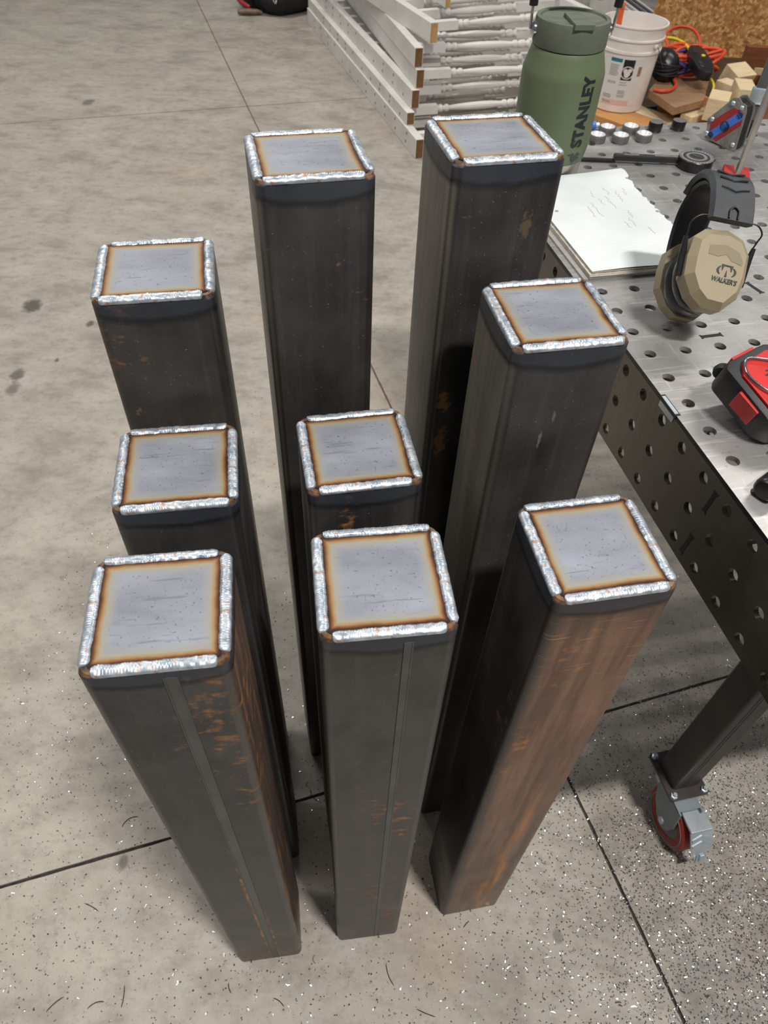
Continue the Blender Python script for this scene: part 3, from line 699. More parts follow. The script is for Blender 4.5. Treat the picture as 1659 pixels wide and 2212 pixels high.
def pz(x, y): return zz + 0.0010 + 0.0030 * max(0, noise.noise(Vector((x * 9, y * 9, 2)))) + 0.010 * max(0, (0.10 - x) / 0.10) ** 2 * max(0, y / LY_) + 0.0012 * math.sin(y * 30)
for a in range(nx):
    for b in range(ny):
        x = LX_ * a / (nx - 1); yt = topy(x); y = (yt if b == ny - 1 else LY_ * 0.98 * b / (ny - 1))
        grid[a, b] = bm.verts.new((x, y, pz(x, y)))
for a in range(nx - 1):
    for b in range(ny - 1): bm.faces.new((grid[a, b], grid[a + 1, b], grid[a + 1, b + 1], grid[a, b + 1]))
g2 = bmesh.ops.extrude_face_region(bm, geom=bm.faces[:]); bmesh.ops.translate(bm, verts=[v for v in g2['geom'] if isinstance(v, bmesh.types.BMVert)], vec=(0, 0, -0.0004))
ts = link('top_sheet', bm, M['paper'], pad, 30)
bm = bmesh.new()                                   # faint pencil jottings
def scrib(x, y, n, dx, sc=0.0045):
    p = []
    for k in range(n): p.append((x + k * dx, y + rnd.uniform(-sc, sc) * 0.6, 0))
    p = smoothpath(p, 3); w2 = 0.00035
    for q, r in zip(p, p[1:]):
        z = pz(q.x, q.y) + 0.0003; z2 = pz(r.x, r.y) + 0.0003
        bm.faces.new([bm.verts.new(v) for v in ((q.x, q.y - w2, z), (r.x, r.y - w2, z2), (r.x, r.y + w2, z2), (q.x, q.y + w2, z))])
for (x, y, n) in ((.055, .165, 8), (.062, .150, 12), (.05, .135, 8), (.078, .125, 14), (.085, .110, 9), (.06, .105, 7), (.13, .140, 9), (.155, .130, 10), (.17, .118, 7), (.115, .075, 12), (.10, .088, 16), (.19, .15, 8)):
    scrib(x, y, n, 0.0034)
link('pencil_jotting', bm, M['pencil'], ts)
for (x, y) in ((.028, .188), (.143, .189), (.258, .188), (.12, .02)):
    bm = bmesh.new(); lathe(bm, [(0, 0), (0.0032, 0), (0.0032, 0.0002), (0, 0.0002)], 14, Matrix.Translation((x, y, pz(x, y) + 0.0001))); link('punched_hole', bm, M['label_grey'], ts)

# --- ear muffs
en = Vector((0.06, -0.74, 0.67)).normalized(); ez = (Zup - en * Zup.dot(en)).normalized(); ez = (Matrix.Rotation(R(-10), 3, en) @ ez); ex = ez.cross(en) * -1
# local x right, y out of the near cup, z toward the headband
ex = en.cross(ez); ex = -ex if ex.x < 0 else ex
MUF = frame(Vector((0.3900, 0.858, ZT + 0.0690)), ex * 0.88, en * 1.12, ez * 0.92)
muff = thing('ear_muffs', 'tan and black ear defenders with rubber headband standing on the table', 'ear muffs', mw=MUF)
oct_ = [(-0.026, 0.052), (0.006, 0.055), (0.030, 0.047), (0.043, 0.028), (0.044, -0.006), (0.038, -0.030), (0.018, -0.050), (-0.010, -0.049), (-0.028, -0.036), (-0.043, -0.012), (-0.044, 0.014), (-0.040, 0.040)]
def YZ(y, s): return frame(Vector((0, y, 0)), Vector((1, 0, 0)), Vector((0, 0, 1)), Vector((0, s, 0)))
for s, nm in ((1, 'near'), (-1, 'far')):
    bm = bmesh.new(); prism(bm, oct_, 0.020, 0.040, YZ(0, s), inset=(0.010, 0.009)); cup = link('ear_cup', bm, M['tan'], muff)
    if s == 1:
        inner = [(-0.020, 0.030), (0.004, 0.033), (0.024, 0.026), (0.031, 0.014), (0.030, 0.010), (0.014, 0.014), (0.006, 0.021), (-0.006, 0.017), (-0.020, 0.018)]
        bm = bmesh.new(); prism(bm, inner, 0.0488, 0.0494, YZ(0, 1)); link('cup_recess', bm, M['tan_dark'], cup)
        bm = bmesh.new()
        for t0, t1, sx in ((0, 0, 0),):
            for sg in (-1, 1):                      # the two side arcs of the emblem
                arc = [(sg * 0.0145 * math.cos(a), 0.0075 * math.sin(a)) for a in (R(-48), R(-24), 0, R(24), R(48))]
                arc2 = [(sg * (0.0145 * math.cos(a) - 0.0032 * math.cos(a * 1.5)), 0.0066 * math.sin(a)) for a in (R(48), R(24), 0, R(-24), R(-48))]
                prism(bm, arc + arc2, 0.0494, 0.0498)
            prism(bm, [(-.0085, .0078), (.0085, .0078), (.0066, -.0002), (.0044, .0062), (-.0044, .0062), (-.0066, -.0002)], 0.0494, 0.0498)
            prism(bm, [(-0.0016, -0.0072), (0.0016, -0.0072), (0, 0.0015)], 0.0494, 0.0498)
        tx = text_bm("WALKER'S", 0.0088, 0.0004, 0.00018, 0.15, 1.0)
        xs = [v.co.x for v in tx.verts]; k = 0.037 / (max(xs) - min(xs))
        for v in tx.verts: v.co = Vector(((v.co.x - min(xs)) * k - 0.0185, v.co.y - 0.0155, v.co.z + 0.0496))
        me = bpy.data.meshes.new('tmp'); tx.to_mesh(me); tx.free(); bm.from_mesh(me); bpy.data.meshes.remove(me)
        lg = link('lettering', bm, M['black_print'], cup); lg.matrix_local = frame(Vector((0.010, 0, 0.000)), Vector((math.cos(R(-3)), 0, math.sin(R(-3)))), Vector((-math.sin(R(-3)), 0, math.cos(R(-3)))), Vector((0, 1, 0)))
    # cushion: a soft oval ring
    bm = bmesh.new(); prof = [(0.80, 0.001), (0.90, 0.001), (0.98, 0.006), (1.0, 0.012), (0.96, 0.018), (0.86, 0.0205)]
    rings = []
    for kf, y in prof: rings.append([bm.verts.new((0.043 * kf * math.cos(a), s * y, 0.050 * kf * math.sin(a))) for a in [2 * PI * q / 32 for q in range(32)]])
    for a, b in zip(rings, rings[1:]):
        for q in range(32): bm.faces.new((a[q], a[(q + 1) % 32], b[(q + 1) % 32], b[q]))
    bm.faces.new(rings[0]); bm.faces.new(rings[-1]); link('cushion', bm, M['cushion'], muff, 50)
# headband: strip in the y-z plane
def strip_bm(path, wd, th):
    bm = bmesh.new(); rings = []; P_ = [Vector((0, p[0], p[1])) for p in path]
    for i, p in enumerate(P_):
        t = (P_[min(i + 1, len(P_) - 1)] - P_[max(i - 1, 0)]).normalized(); n = Vector((1, 0, 0)).cross(t)
        w2 = wd[i] if isinstance(wd, list) else wd
        rings.append([bm.verts.new(p + Vector((w2 * a, 0, 0)) + n * th * b) for a, b in ((-1, 0), (-0.86, -0.5), (0.86, -0.5), (1, 0), (0.86, 0.5), (-0.86, 0.5))])
    for a, b in zip(rings, rings[1:]):
        for q in range(6): bm.faces.new((a[q], a[(q + 1) % 6], b[(q + 1) % 6], b[q]))
    bm.faces.new(rings[0]); bm.faces.new(rings[-1]); return bm
def path2(pts, k=5): return [(v.y, v.z) for v in smoothpath([(0, a, b) for a, b in pts], k)]
arch = path2([(-0.047, -0.012), (-0.054, 0.026), (-0.055, 0.066), (-0.044, 0.106), (-0.018, 0.128), (0.012, 0.126), (0.032, 0.108), (0.041, 0.084), (0.044, 0.070)])
link('headband', strip_bm(arch, 0.027, 0.006), M['black_rubber'], muff, 35)
padp = path2([(-0.030, 0.126), (-0.012, 0.138), (0.014, 0.135), (0.037, 0.114), (0.047, 0.086), (0.050, 0.062)])
hp = link('headband_pad', strip_bm(padp, 0.0325, 0.011), M['grey_rubber'], muff, 35)
bm = bmesh.new()
for y, z in ((0.030, 0.1320), (0.0405, 0.1200), (0.0480, 0.1040)):
    tube(bm, [(-0.020, y - 0.001, z + 0.002), (-0.009, y, z), (0.0, y + 0.001, z - 0.003), (0.009, y, z), (0.020, y - 0.001, z + 0.002)], 0.0014, 5)
link('pad_rib', bm, M['black_rubber'], hp)
bm = bmesh.new(); tube(bm, smoothpath([(-0.006, 0.0560, 0.064), (-0.006, 0.0555, 0.074), (0, 0.055, 0.079), (0.006, 0.0555, 0.074), (0.006, 0.0560, 0.064)], 4), 0.0016, 6); link('wire_slot', bm, M['black_plastic'], hp)
for s in (-1, 1):
    bm = bmesh.new(); tube(bm, smoothpath([(s * 0.030, 0.049, 0.066), (s * 0.042, 0.049, 0.064), (s * 0.051, 0.046, 0.056), (s * 0.050, 0.041, 0.048), (s * 0.048, 0.036, 0.038), (s * 0.047, 0.033, 0.026)], 4), 0.0011, 6); link('yoke_wire', bm, M['black_iron'], muff)
    bm = bmesh.new(); tube(bm, [(s * 0.0495, 0.037, 0.040), (s * 0.048, 0.034, 0.028), (s * 0.047, 0.031, 0.012), (s * 0.046, 0.030, -0.010)], [0.003, 0.0042, 0.005, 0.0042], 8); link('yoke_arm', bm, M['black_plastic'], muff)

# --- angle gauge with dial
gx = (onT(0.325, -0.548) - onT(0.205, -0.570)); 
gdir = (Vector((0.5130, 1.3995, 0)) - Vector((0.3937, 1.3975, 0))).normalized(); gn = Vector((-gdir.y, gdir.x, 0))
GM = frame(Vector((0.3937, 1.3975, ZT + 0.0003)), gdir, gn, Zup)
gauge = thing('dial_gauge', 'black dial angle gauge with a long arm lying on the table', 'gauge', mw=GM)
bm = bmesh.new(); box(bm, (0, -0.006, 0.004), (0.125, 0.006, 0.013), None, 0.0008); link('housing', bm, M['black_plastic'], gauge)
bm = bmesh.new(); box(bm, (0.002, -0.0050, 0.0131), (0.120, 0.0050, 0.0142)); link('face_strip', bm, M['dial_dark'], gauge)
for a_, b_ in ((0.018, 0.046), (0.075, 0.118)):
    bm = bmesh.new(); box(bm, (a_, -0.0022, 0.0143), (b_, 0.0018, 0.0146)); link('scale_strip', bm, M['dial_grey'], gauge)
bm = bmesh.new(); box(bm, (-0.105, -0.005, 0.0), (0.004, 0.005, 0.0042)); link('rule', bm, M['black_iron'], gauge)
DC = Matrix.Translation((0.150, -0.007, 0))
bm = bmesh.new(); lathe(bm, [(0, 0), (0.031, 0), (0.032, 0.001), (0.032, 0.017), (0.0312, 0.018), (0, 0.018)], 40, DC); link('dial_case', bm, M['black_plastic'], gauge, 30)
bm = bmesh.new(); lathe(bm, [(0.0245, 0.0181), (0.0310, 0.0181), (0.0310, 0.0186), (0.0245, 0.0186), (0.0245, 0.0181)], 40, DC); rg = link('dial_ring', bm, M['dial_grey'], gauge)
bm = bmesh.new()
for k in range(30):
    a = 2 * PI * k / 30; box(bm, (0.027, -0.0005, 0.0186), (0.0305, 0.0005, 0.0189), DC @ Matrix.Rotation(a, 4, 'Z'))
tk = link('dial_tick', bm, M['dial_dark'], rg)
bm = bmesh.new(); lathe(bm, [(0, 0.0181), (0.023, 0.0181), (0.023, 0.0185), (0, 0.0185)], 32, DC); link('dial_face', bm, M['dial_dark'], gauge)
bm = bmesh.new(); lathe(bm, [(0.014, 0.0185), (0.019, 0.0185), (0.019, 0.0188), (0.014, 0.0188), (0.014, 0.0185)], 32, DC); link('dial_scale', bm, M['dial_grey'], gauge)
bm = bmesh.new(); prism(bm, [(-0.012, -0.0010), (0, -0.0024), (0.012, -0.001), (0.012, 0.001), (0, 0.0024), (-0.012, 0.001)], 0.0188, 0.0196, DC @ Matrix.Rotation(R(-42), 4, 'Z')); link('pointer', bm, M['chrome'], gauge)

# --- dished ring magnets and two black pucks
def ring_magnet(p, label):
    o = thing('ring_magnet', label, 'magnet', (p[0], p[1], ZT + 0.0002), 0, 'dished ring magnets on the table')
    bm = bmesh.new(); lathe(bm, [(0.0045, 0), (0.0162, 0), (0.0168, 0.001), (0.0168, 0.0125), (0.0160, 0.0135), (0.0142, 0.0135)], 32); link('rim', bm, M['mag_grey'], o, 40)
    bm = bmesh.new(); lathe(bm, [(0.0143, 0.0136), (0.0080, 0.0036), (0.0050, 0.0030), (0.0045, 0.0005)], 32); link('dish', bm, M['mag_bright'], o, 40)
ring_magnet((0.3790, 1.4945), 'grey dished ring magnet nearest the jug in the front row')
ring_magnet((0.4251, 1.4977), 'middle grey dished ring magnet of the front row of three')
ring_magnet((0.4733, 1.5108), 'grey dished ring magnet at the right end of the front row')
ring_magnet((0.4060, 1.5380), 'grey dished ring magnet in the back row, nearer the jug')
ring_magnet((0.4549, 1.5486), 'grey dished ring magnet in the back row, nearer the black pucks')
for (p, lab) in (((0.5074, 1.5640), 'black puck magnet next to the ring magnets at the table far edge'), ((0.5578, 1.5780), 'black puck magnet standing alone, further right along the table far edge')):
    o = thing('puck_magnet', lab, 'magnet', (p[0], p[1], ZT + 0.0002), 0, 'black puck magnets')
    bm = bmesh.new(); lathe(bm, [(0, 0), (0.0132, 0), (0.0138, 0.001), (0.0138, 0.0165), (0.0132, 0.0175)], 28); link('shell', bm, M['black_plastic'], o, 40)
    bm = bmesh.new(); lathe(bm, [(0.0132, 0.0175), (0.0100, 0.0178), (0.0, 0.0178)], 28); link('top_face', bm, M['mag_grey'], o)
o = thing('marker_cap', 'small blue capped item peeking out beside the green jug', 'cap', (0.372, 1.552, ZT + 0.0082))
o.rotation_euler = (0, R(90), R(10))
bm = bmesh.new(); lathe(bm, [(0, -0.012), (0.006, -0.012), (0.0075, -0.010), (0.0078, 0.012), (0, 0.012)], 18); link('cap_body', bm, M['blue_paint'], o, 40)
bm = bmesh.new(); lathe(bm, [(0, 0.012), (0.005, 0.012), (0.005, 0.020), (0, 0.020)], 14); link('cap_tip', bm, M['mag_bright'], o, 40)

# --- welding square magnet standing on edge
an = R(222); nn = Vector((math.cos(an), math.sin(an), 0)); tt = Vector((-nn.y, nn.x, 0))
SM = frame(Vector((0.640, 1.480, ZT + 0.0003)), tt, Zup, nn)
sq = thing('magnetic_square', 'red and blue labelled magnetic welding square standing on its edge', 'magnetic square', mw=SM)
plate = [(-0.070, 0.037), (-0.032, 0.085), (-0.022, 0.088), (-0.014, 0.081), (-0.003, 0.0795), (0.0015, 0.068), (0.007, 0.004), (0.003, 0.0), (-0.006, 0.0), (-0.050, 0.004), (-0.066, 0.0095), (-0.064, 0.022)]
bm = bmesh.new(); prism(bm, plate, -0.002, 0.0, None, 0.0006); pl = link('front_plate', bm, M['grey_cast'], sq)
bm = bmesh.new(); prism(bm, plate, -0.030, -0.028, None, 0.0006); link('back_plate', bm, M['grey_cast'], sq)
core = [(x * 0.94 - 0.0015, y * 0.94 + 0.0005) for x, y in plate]
bm = bmesh.new(); prism(bm, core, -0.0278, -0.0022, None, 0.002); link('magnet_core', bm, M['black_iron'], sq)
bm = bmesh.new(); prism(bm, [(-0.060, 0.0355), (-0.0255, 0.0705), (-0.0036, 0.0663), (0.0005, 0.046), (-0.037, 0.005), (-0.057, 0.013)], 0.0, 0.0005); lb = link('label_plate', bm, M['dull_red'], pl)
bm = bmesh.new(); prism(bm, [(-0.0575, 0.0172), (-0.0102, 0.0677), (-0.0028, 0.0625), (-0.0016, 0.0556), (-0.0478, 0.0075)], 0.0005, 0.0009); link('label_stripe', bm, M['blue_paint'], lb)
for (x, y, r) in ((-0.0298, 0.0355, 0.0088), (-0.0088, 0.0610, 0.0052), (-0.0520, 0.0135, 0.0052)):
    bm = bmesh.new(); lathe(bm, [(0, 0.0009), (r * 0.88, 0.0009), (r, 0.0016), (r * 1.08, 0.0009)], 24, Matrix.Translation((x, y, 0))); link('bolt_hole', bm, M['black_iron'], pl)
for (x, y) in ((-0.060, 0.0395), (-0.0300, 0.076), (-0.0105, 0.0735), (-0.0615, 0.0135), (-0.002, 0.010)):
    bm = bmesh.new(); lathe(bm, [(0.0045, 0.0), (0.0036, 0.0020), (0, 0.0028)], 14, Matrix.Translation((x, y, 0))); link('rivet', bm, M['zinc'], pl, 60)

# --- bar clamp standing behind, and an upright bar in a red foot
cl = thing('bar_clamp', 'grey steel bar clamp standing upright behind the magnetic square', 'clamp', (0.688, 1.560, ZT + 0.0003), R(-14))
bm = bmesh.new(); box(bm, (-0.010, -0.004, 0.03), (0.010, 0.004, 0.42), None, 0.001); link('bar', bm, M['grey_steel'], cl)
bm = bmesh.new(); box(bm, (-0.016, -0.008, 0.060), (0.020, 0.008, 0.088), None, 0.003)
tube(bm, [(0.012, -0.002, 0.074), (0.040, -0.015, 0.070), (0.070, -0.032, 0.062)], [0.011, 0.0095, 0.009], 10)
lathe(bm, [(0, 0.044), (0.011, 0.044), (0.012, 0.048), (0.012, 0.072), (0.010, 0.076), (0, 0.076)], 16, Matrix.Translation((0.074, -0.036, 0))); link('sliding_jaw', bm, M['zinc'], cl, 35)
bm = bmesh.new(); pr = []
for k in range(12): pr += [(0.0085, 0.014 + k * 0.0028), (0.0070, 0.0154 + k * 0.0028)]
lathe(bm, [(0, 0.010), (0.006, 0.010)] + pr + [(0.006, 0.050), (0, 0.050)], 16, Matrix.Translation((0.074, -0.036, 0))); lathe(bm, [(0, 0.076), (0.009, 0.076), (0.010, 0.11), (0, 0.12)], 14, Matrix.Translation((0.074, -0.036, 0))); link('screw', bm, M['black_iron'], cl, 30)
bm = bmesh.new(); box(bm, (0.052, -0.050, 0.0), (0.098, -0.022, 0.004), None, 0.001); lathe(bm, [(0, 0.004), (0.009, 0.004), (0.006, 0.012), (0, 0.012)], 12, Matrix.Translation((0.074, -0.036, 0))); link('swivel_pad', bm, M['brushed'], cl)
bm = bmesh.new(); box(bm, (-0.018, -0.010, 0.0), (0.018, 0.010, 0.03), None, 0.002); link('foot', bm, M['black_iron'], cl)
rd = thing('upright_bar', 'thin bright steel bar standing in a red foot on the table', 'bar', (0.607, 1.345, ZT + 0.0003), R(-15))
for s in (-1, 1):
    bm = bmesh.new(); box(bm, (s * 0.013 - 0.0095, -0.020, 0), (s * 0.013 + 0.0095, 0.034, 0.012), None, 0.0012); link('red_foot', bm, M['red_paint'], rd)
bm = bmesh.new(); tube(bm, [(0, -0.006, 0.001), (0, -0.003, 0.09), (0.0005, 0, 0.17), (0.001, 0.0, 0.175), (0.001, 0.0, 0.34)], [0.0058, 0.0060, 0.0062, 0.0085, 0.0085], 6); link('bar', bm, M['brushed'], rd)

# --- tape measure
ta = R(-58); TMm = Matrix.Translation((0.4470, 0.6820, ZT + 0.0003)) @ Matrix.Rotation(ta, 4, 'Z') @ Matrix.Scale(1.12, 4)
tilt = R(20); tp0 = [(-0.042, -0.030), (-0.036, -0.038), (0.030, -0.040), (0.044, -0.030), (0.048, -0.004), (0.040, 0.022), (0.022, 0.036), (-0.006, 0.040), (-0.030, 0.034), (-0.042, 0.016)]
low = min((Matrix.Rotation(ta, 3, 'Z') @ Vector((x, y, 0))).y for x, y in tp0) * 1.12 * math.sin(tilt)
TMm = Matrix.Translation((0.4330, 0.6760, ZT + 0.0003 - low)) @ Matrix.Rotation(tilt, 4, 'X') @ Matrix.Rotation(ta, 4, 'Z') @ Matrix.Scale(1.12, 4)
tape = thing('tape_measure', 'red and black tape measure with wire belt clip on the table', 'tape measure', mw=TMm)
tp = [(-0.042, -0.030), (-0.036, -0.038), (0.030, -0.040), (0.044, -0.030), (0.048, -0.004), (0.040, 0.022), (0.022, 0.036), (-0.006, 0.040), (-0.030, 0.034), (-0.042, 0.016)]
bm = bmesh.new(); prism(bm, tp, 0.0, 0.040, None, 0.005); bd = link('case', bm, M['black_rubber'], tape, 40)
ri = [(-0.031, -0.022), (-0.020, -0.031), (0.022, -0.032), (0.036, -0.020), (0.038, -0.002), (0.030, 0.018), (0.014, 0.029), (-0.010, 0.031), (-0.028, 0.024), (-0.033, 0.008)]
bm = bmesh.new(); prism(bm, ri, 0.039, 0.0435, None, 0.001); rf = link('red_face', bm, M['red_plastic'], tape)
for (c, w_, h_, rz) in (((-0.0425, -0.008), 0.002, 0.014, 0), ((-0.020, 0.0375), 0.010, 0.002, 0.25), ((0.005, -0.0395), 0.014, 0.002, 0)):
    bm = bmesh.new(); box(bm, (-w_, -h_, 0.012), (w_, h_, 0.036), Matrix.Translation((c[0], c[1], 0)) @ Matrix.Rotation(rz, 4, 'Z'), 0.001); link('red_side_band', bm, M['red_plastic'], tape)
bm = bmesh.new(); tube(bm, smoothpath([(0.016, 0.016, 0.049), (0.006, 0.022, 0.0475), (-0.006, 0.018, 0.047), (-0.022, 0.000, 0.0465), (-0.032, -0.014, 0.046), (-0.030, -0.022, 0.046), (-0.018, -0.0285, 0.046), (0.002, -0.026, 0.047), (0.020, -0.016, 0.0475), (0.032, -0.004, 0.048)], 5), 0.0014, 8); link('belt_clip', bm, M['chrome'], tape, 60)
bm = bmesh.new(); lathe(bm, [(0, 0.0436), (0.0052, 0.0436), (0.0052, 0.0465), (0.0035, 0.048), (0.0015, 0.047), (0, 0.047)], 18, Matrix.Translation((0.018, 0.011, 0))); link('screw', bm, M['chrome'], tape, 40)
tx = text_bm('2 F', 0.010, 0.0003, 0.0003); bmesh.ops.transform(tx, matrix=Matrix.Translation((-0.010, 0.004, 0.0437)) @ Matrix.Rotation(R(45), 4, 'Z'), verts=tx.verts); link('marker_writing', tx, M['black_print'], rf)
tx = text_bm('2 r', 0.010, 0.0003, 0.0003); bmesh.ops.transform(tx, matrix=Matrix.Translation((-0.010, -0.012, 0.0437)) @ Matrix.Rotation(R(45), 4, 'Z'), verts=tx.verts); link('marker_writing', tx, M['black_print'], rf)
bm = bmesh.new(); lathe(bm, [(0, -0.004), (0.009, -0.004), (0.011, 0), (0.010, 0.004), (0, 0.004)], 18, Matrix.Translation((-0.042, -0.020, 0.012)) @ Matrix.Rotation(R(-60), 4, 'Z') @ Matrix.Rotation(PI / 2, 4, 'Y')); link('bumper', bm, M['black_rubber'], tape, 40)

# --- black tool handle at the near table edge
hd_ = Vector((0.76, 0.65, 0)).normalized()
HM = frame(Vector((0.3960, 0.5320, ZT + 0.0142)), hd_, Vector((-hd_.y, hd_.x, 0)), Zup)
hn = thing('screwdriver', 'black gripped screwdriver lying at the near table edge', 'tool', mw=HM)
Yx = Matrix.Rotation(PI / 2, 4, 'Y')
bm = bmesh.new(); lathe(bm, [(0, 0), (0.0105, 0.0), (0.0128, 0.002), (0.0135, 0.006), (0.0132, 0.060), (0.0115, 0.070), (0.0115, 0.105), (0.010, 0.110), (0, 0.110)], 28, Yx); link('grip', bm, M['black_plastic'], hn, 40)
bm = bmesh.new(); lathe(bm, [(0, 0.110), (0.006, 0.110), (0.006, 0.128), (0, 0.128)], 16, Yx); link('shaft', bm, M['grey_steel'], hn, 40)

# ------------------------------------------------------------------ pile of white baluster railings
def baluster_bm(L):
    bm = bmesh.new(); q = 0.0185
    box(bm, (-q, 0, -q), (q, L * 0.19, q)); box(bm, (-q, L * 0.72, -q), (q, L, q))
    a0, a1 = L * 0.19, L * 0.72; s = a1 - a0
    pr = [(q, 0), (0.010, .012), (0.017, .03), (0.0175, .055), (0.011, .075), (0.011, .085), (0.0165, .105), (0.0165, .13), (0.010, .15), (0.0145, .3), (0.0175, .5), (0.0165, .66), (0.012, .80), (0.0175, .82), (0.0175, .85), (0.011, .87), (0.018, .90), (0.018, .945), (0.011, .96), (q, 1.0)]
    lathe(bm, [(r, a0 + t * s) for r, t in pr], 12, Matrix(((1, 0, 0, 0), (0, 0, 1, 0), (0, 1, 0, 0), (0, 0, 0, 1))))
    for v in bm.verts: pass
    return bm
BALL = 0.80
_b = baluster_bm(BALL); bmesh.ops.recalc_face_normals(_b, faces=_b.faces); bal_me = bpy.data.meshes.new('baluster'); _b.to_mesh(bal_me); _b.free()
for p in bal_me.polygons: p.use_smooth = False
bal_me.materials.append(M['white_wood'])
def railing(x, y, z, hgt, rot, length, label, nb, first, pitch, marks=False, endm='end_grain', wd=0.04):
    M_ = frame(Vector((x, y, z)), e2, -e1, Zup)         # local x along the rails
    M_ = frame(Vector((x, y, z)), Matrix.Rotation(R(rot), 3, 'Z') @ e2, Matrix.Rotation(R(rot), 3, 'Z') @ e1, Zup)
    o = thing('baluster_railing', label, 'railing', (x, y, z), 0, 'stacked white baluster railings')
    rx = Matrix.Rotation(R(rot), 3, 'Z') @ e2; ry = Matrix.Rotation(R(rot), 3, 'Z') @ e1
    L3 = frame(Vector((0, 0, 0)), rx, ry, Zup)           # mirrored frame, applied to vertices
    for y0 in (0.0, BALL + wd - 0.01):
        bm = bmesh.new(); box(bm, (0, y0, 0), (length, y0 + wd, hgt), L3, 0.0025); rl = link('rail', bm, M['white_wood'], o)
        bm = bmesh.new(); box(bm, (-0.0015, y0 + 0.003, 0.003), (0.0005, y0 + wd - 0.003, hgt - 0.003), L3); link('cut_end', bm, M[endm], rl)
        if marks and y0 == 0.0:
            bm = bmesh.new(); rr = random.Random(nb)
            for k in range(nb):
                for zz_ in (hgt * 0.3, hgt * 0.75):
                    if rr.random() < 0.8: lathe(bm, [(0.0075, 0), (0.0060, 0.0006), (0, 0.0006)], 8, L3 @ Matrix.Translation((first + k * pitch + rr.uniform(-.01, .01), 0, zz_)) @ Matrix.Rotation(PI / 2, 4, 'X'))
            tag(link('nail_mark', bm, M['brown_leather'], rl), kind='stuff')
    for k in range(nb):
        b = bpy.data.objects.new('baluster', bal_me); C.objects.link(b); b.parent = o
        ang = math.atan2(ry.y, ry.x) - PI / 2
        p = rx * (first + k * pitch) + ry * (wd - 0.005); b.location = (p.x, p.y, hgt / 2); b.rotation_euler = (0, 0, ang)
    return o
railing(.060, 3.456, 0.0, .085, 0, 2.22, 'bottom white railing of the stack, its spotted rail on the floor', 12, .14, .17, True)
railing(.012, 3.620, .0855, .055, 0, 2.05, 'white railing second from the bottom of the stack', 11, .10, .17, True)
railing(.030, 3.668, .141, .080, 0, 2.00, 'white railing third from the bottom, with the bright exposed top edge', 11, .12, .17, True)
railing(.046, 3.690, .2215, .078, -3.0, 1.95, 'white railing fourth from the bottom, swung slightly out of line', 11, .07, .17)
railing(.034, 3.712, .300, .080, -3.0, 1.95, 'white railing fifth from the bottom, topmost of the straight ones', 11, .14, .17)
railing(.098, 3.780, .3805, .082, 6.0, 1.6, 'white railing laid askew on the stack with a pale cut end', 8, .10, .19, False, 'pale_end')
railing(.165, 4.03, .463, .060, 1.0, 1.3, 'topmost short white railing at the back of the stack', 6, .12, .2, False, 'pale_end', 0.03)

# ------------------------------------------------------------------ scrap corner behind the table
BM_ = Vector((1.35, 3.72, 0))
def board(name, label, cat, c, size, rz, mat, z, group=None, tilt=0.0, ax='X', bev=0.002):
    o_ = bmesh.new(); box(o_, (-size[0] / 2, -size[1] / 2, 0), (size[0] / 2, size[1] / 2, size[2]), None, bev)
    ob = link(name, o_, M[mat]); ob.location = (c[0], c[1], z)
    ob.rotation_euler = (tilt if ax == 'X' else 0, tilt if ax == 'Y' else 0, rz); return tag(ob, label, cat, group)
def cube_piece(*a, **k): return board(*a, **k)
pf = thing('low_platform', 'low dark platform under the scrap wood behind the table', 'platform', (1.45, 3.95, 0))
bm = bmesh.new(); box(bm, (-0.50, -0.70, 0.125), (0.85, 0.70, 0.160), None, 0.003); link('deck', bm, M['dark_steel'], pf)
for x in (-0.44, 0.07, 0.77):
    bm = bmesh.new(); box(bm, (x - 0.045, -0.68, 0.0), (x + 0.045, 0.68, 0.1245), None, 0.003); link('skid', bm, M['dark_steel'], pf)
GW = 'scrap wood pieces behind the table'
board('plank', 'golden pine plank lying under the near edge of the white bucket', 'plank', (1.022, 3.497), (0.50, 0.165, 0.040), R(-45), 'pine_gold', 0.1605, GW)
board('plank', 'short pale pine plank beside the golden plank, below the bucket', 'plank', (1.143, 3.577), (0.26, 0.095, 0.040), R(-45), 'pine', 0.1605, GW)
bm = bmesh.new(); pts = [(1.121, 3.619), (1.267, 3.86), (1.416, 3.798), (1.326, 3.537), (1.167, 3.413)]
pts = [(1.105, 3.64), (1.230, 3.90), (1.440, 3.86), (1.330, 3.545), (1.172, 3.425)]
prism(bm, list(reversed(pts)), 0.250, 0.280); tag(link('plywood_offcut', bm, M['ply_brown']), 'brown plywood offcut with a cut corner beside the bucket', 'plywood', GW)
board('timber_block', 'shadowed timber block propping up the brown plywood offcut', 'block', (1.30, 3.72), (0.16, 0.14, 0.089), R(20), 'pine_gold', 0.1605, GW)
board('timber_offcut', 'pinkish board end lying lowest at the front of the scrap heap', 'timber', (1.352, 3.452), (0.24, 0.10, 0.040), R(38), 'pink_wood', 0.1605, GW)
board('timber_offcut', 'pale greenish pine stick end in front of the brown plywood', 'timber', (1.315, 3.520), (0.17, 0.062, 0.038), R(38), 'pine', 0.2010, GW)
board('timber_block', 'pale pine block on top of the pinkish board end', 'block', (1.362, 3.462), (0.085, 0.13, 0.088), R(-22), 'pine', 0.2400, GW)
board('timber_block', 'tall pale pine block nearest the magnetic square', 'block', (1.478, 3.520), (0.075, 0.15, 0.150), R(-8), 'pine', 0.2075, GW)
board('timber_offcut', 'red brown board under the pale blocks at the right of the heap', 'timber', (1.69, 3.66), (0.42, 0.36, 0.046), R(10), 'red_wood', 0.1605, GW)
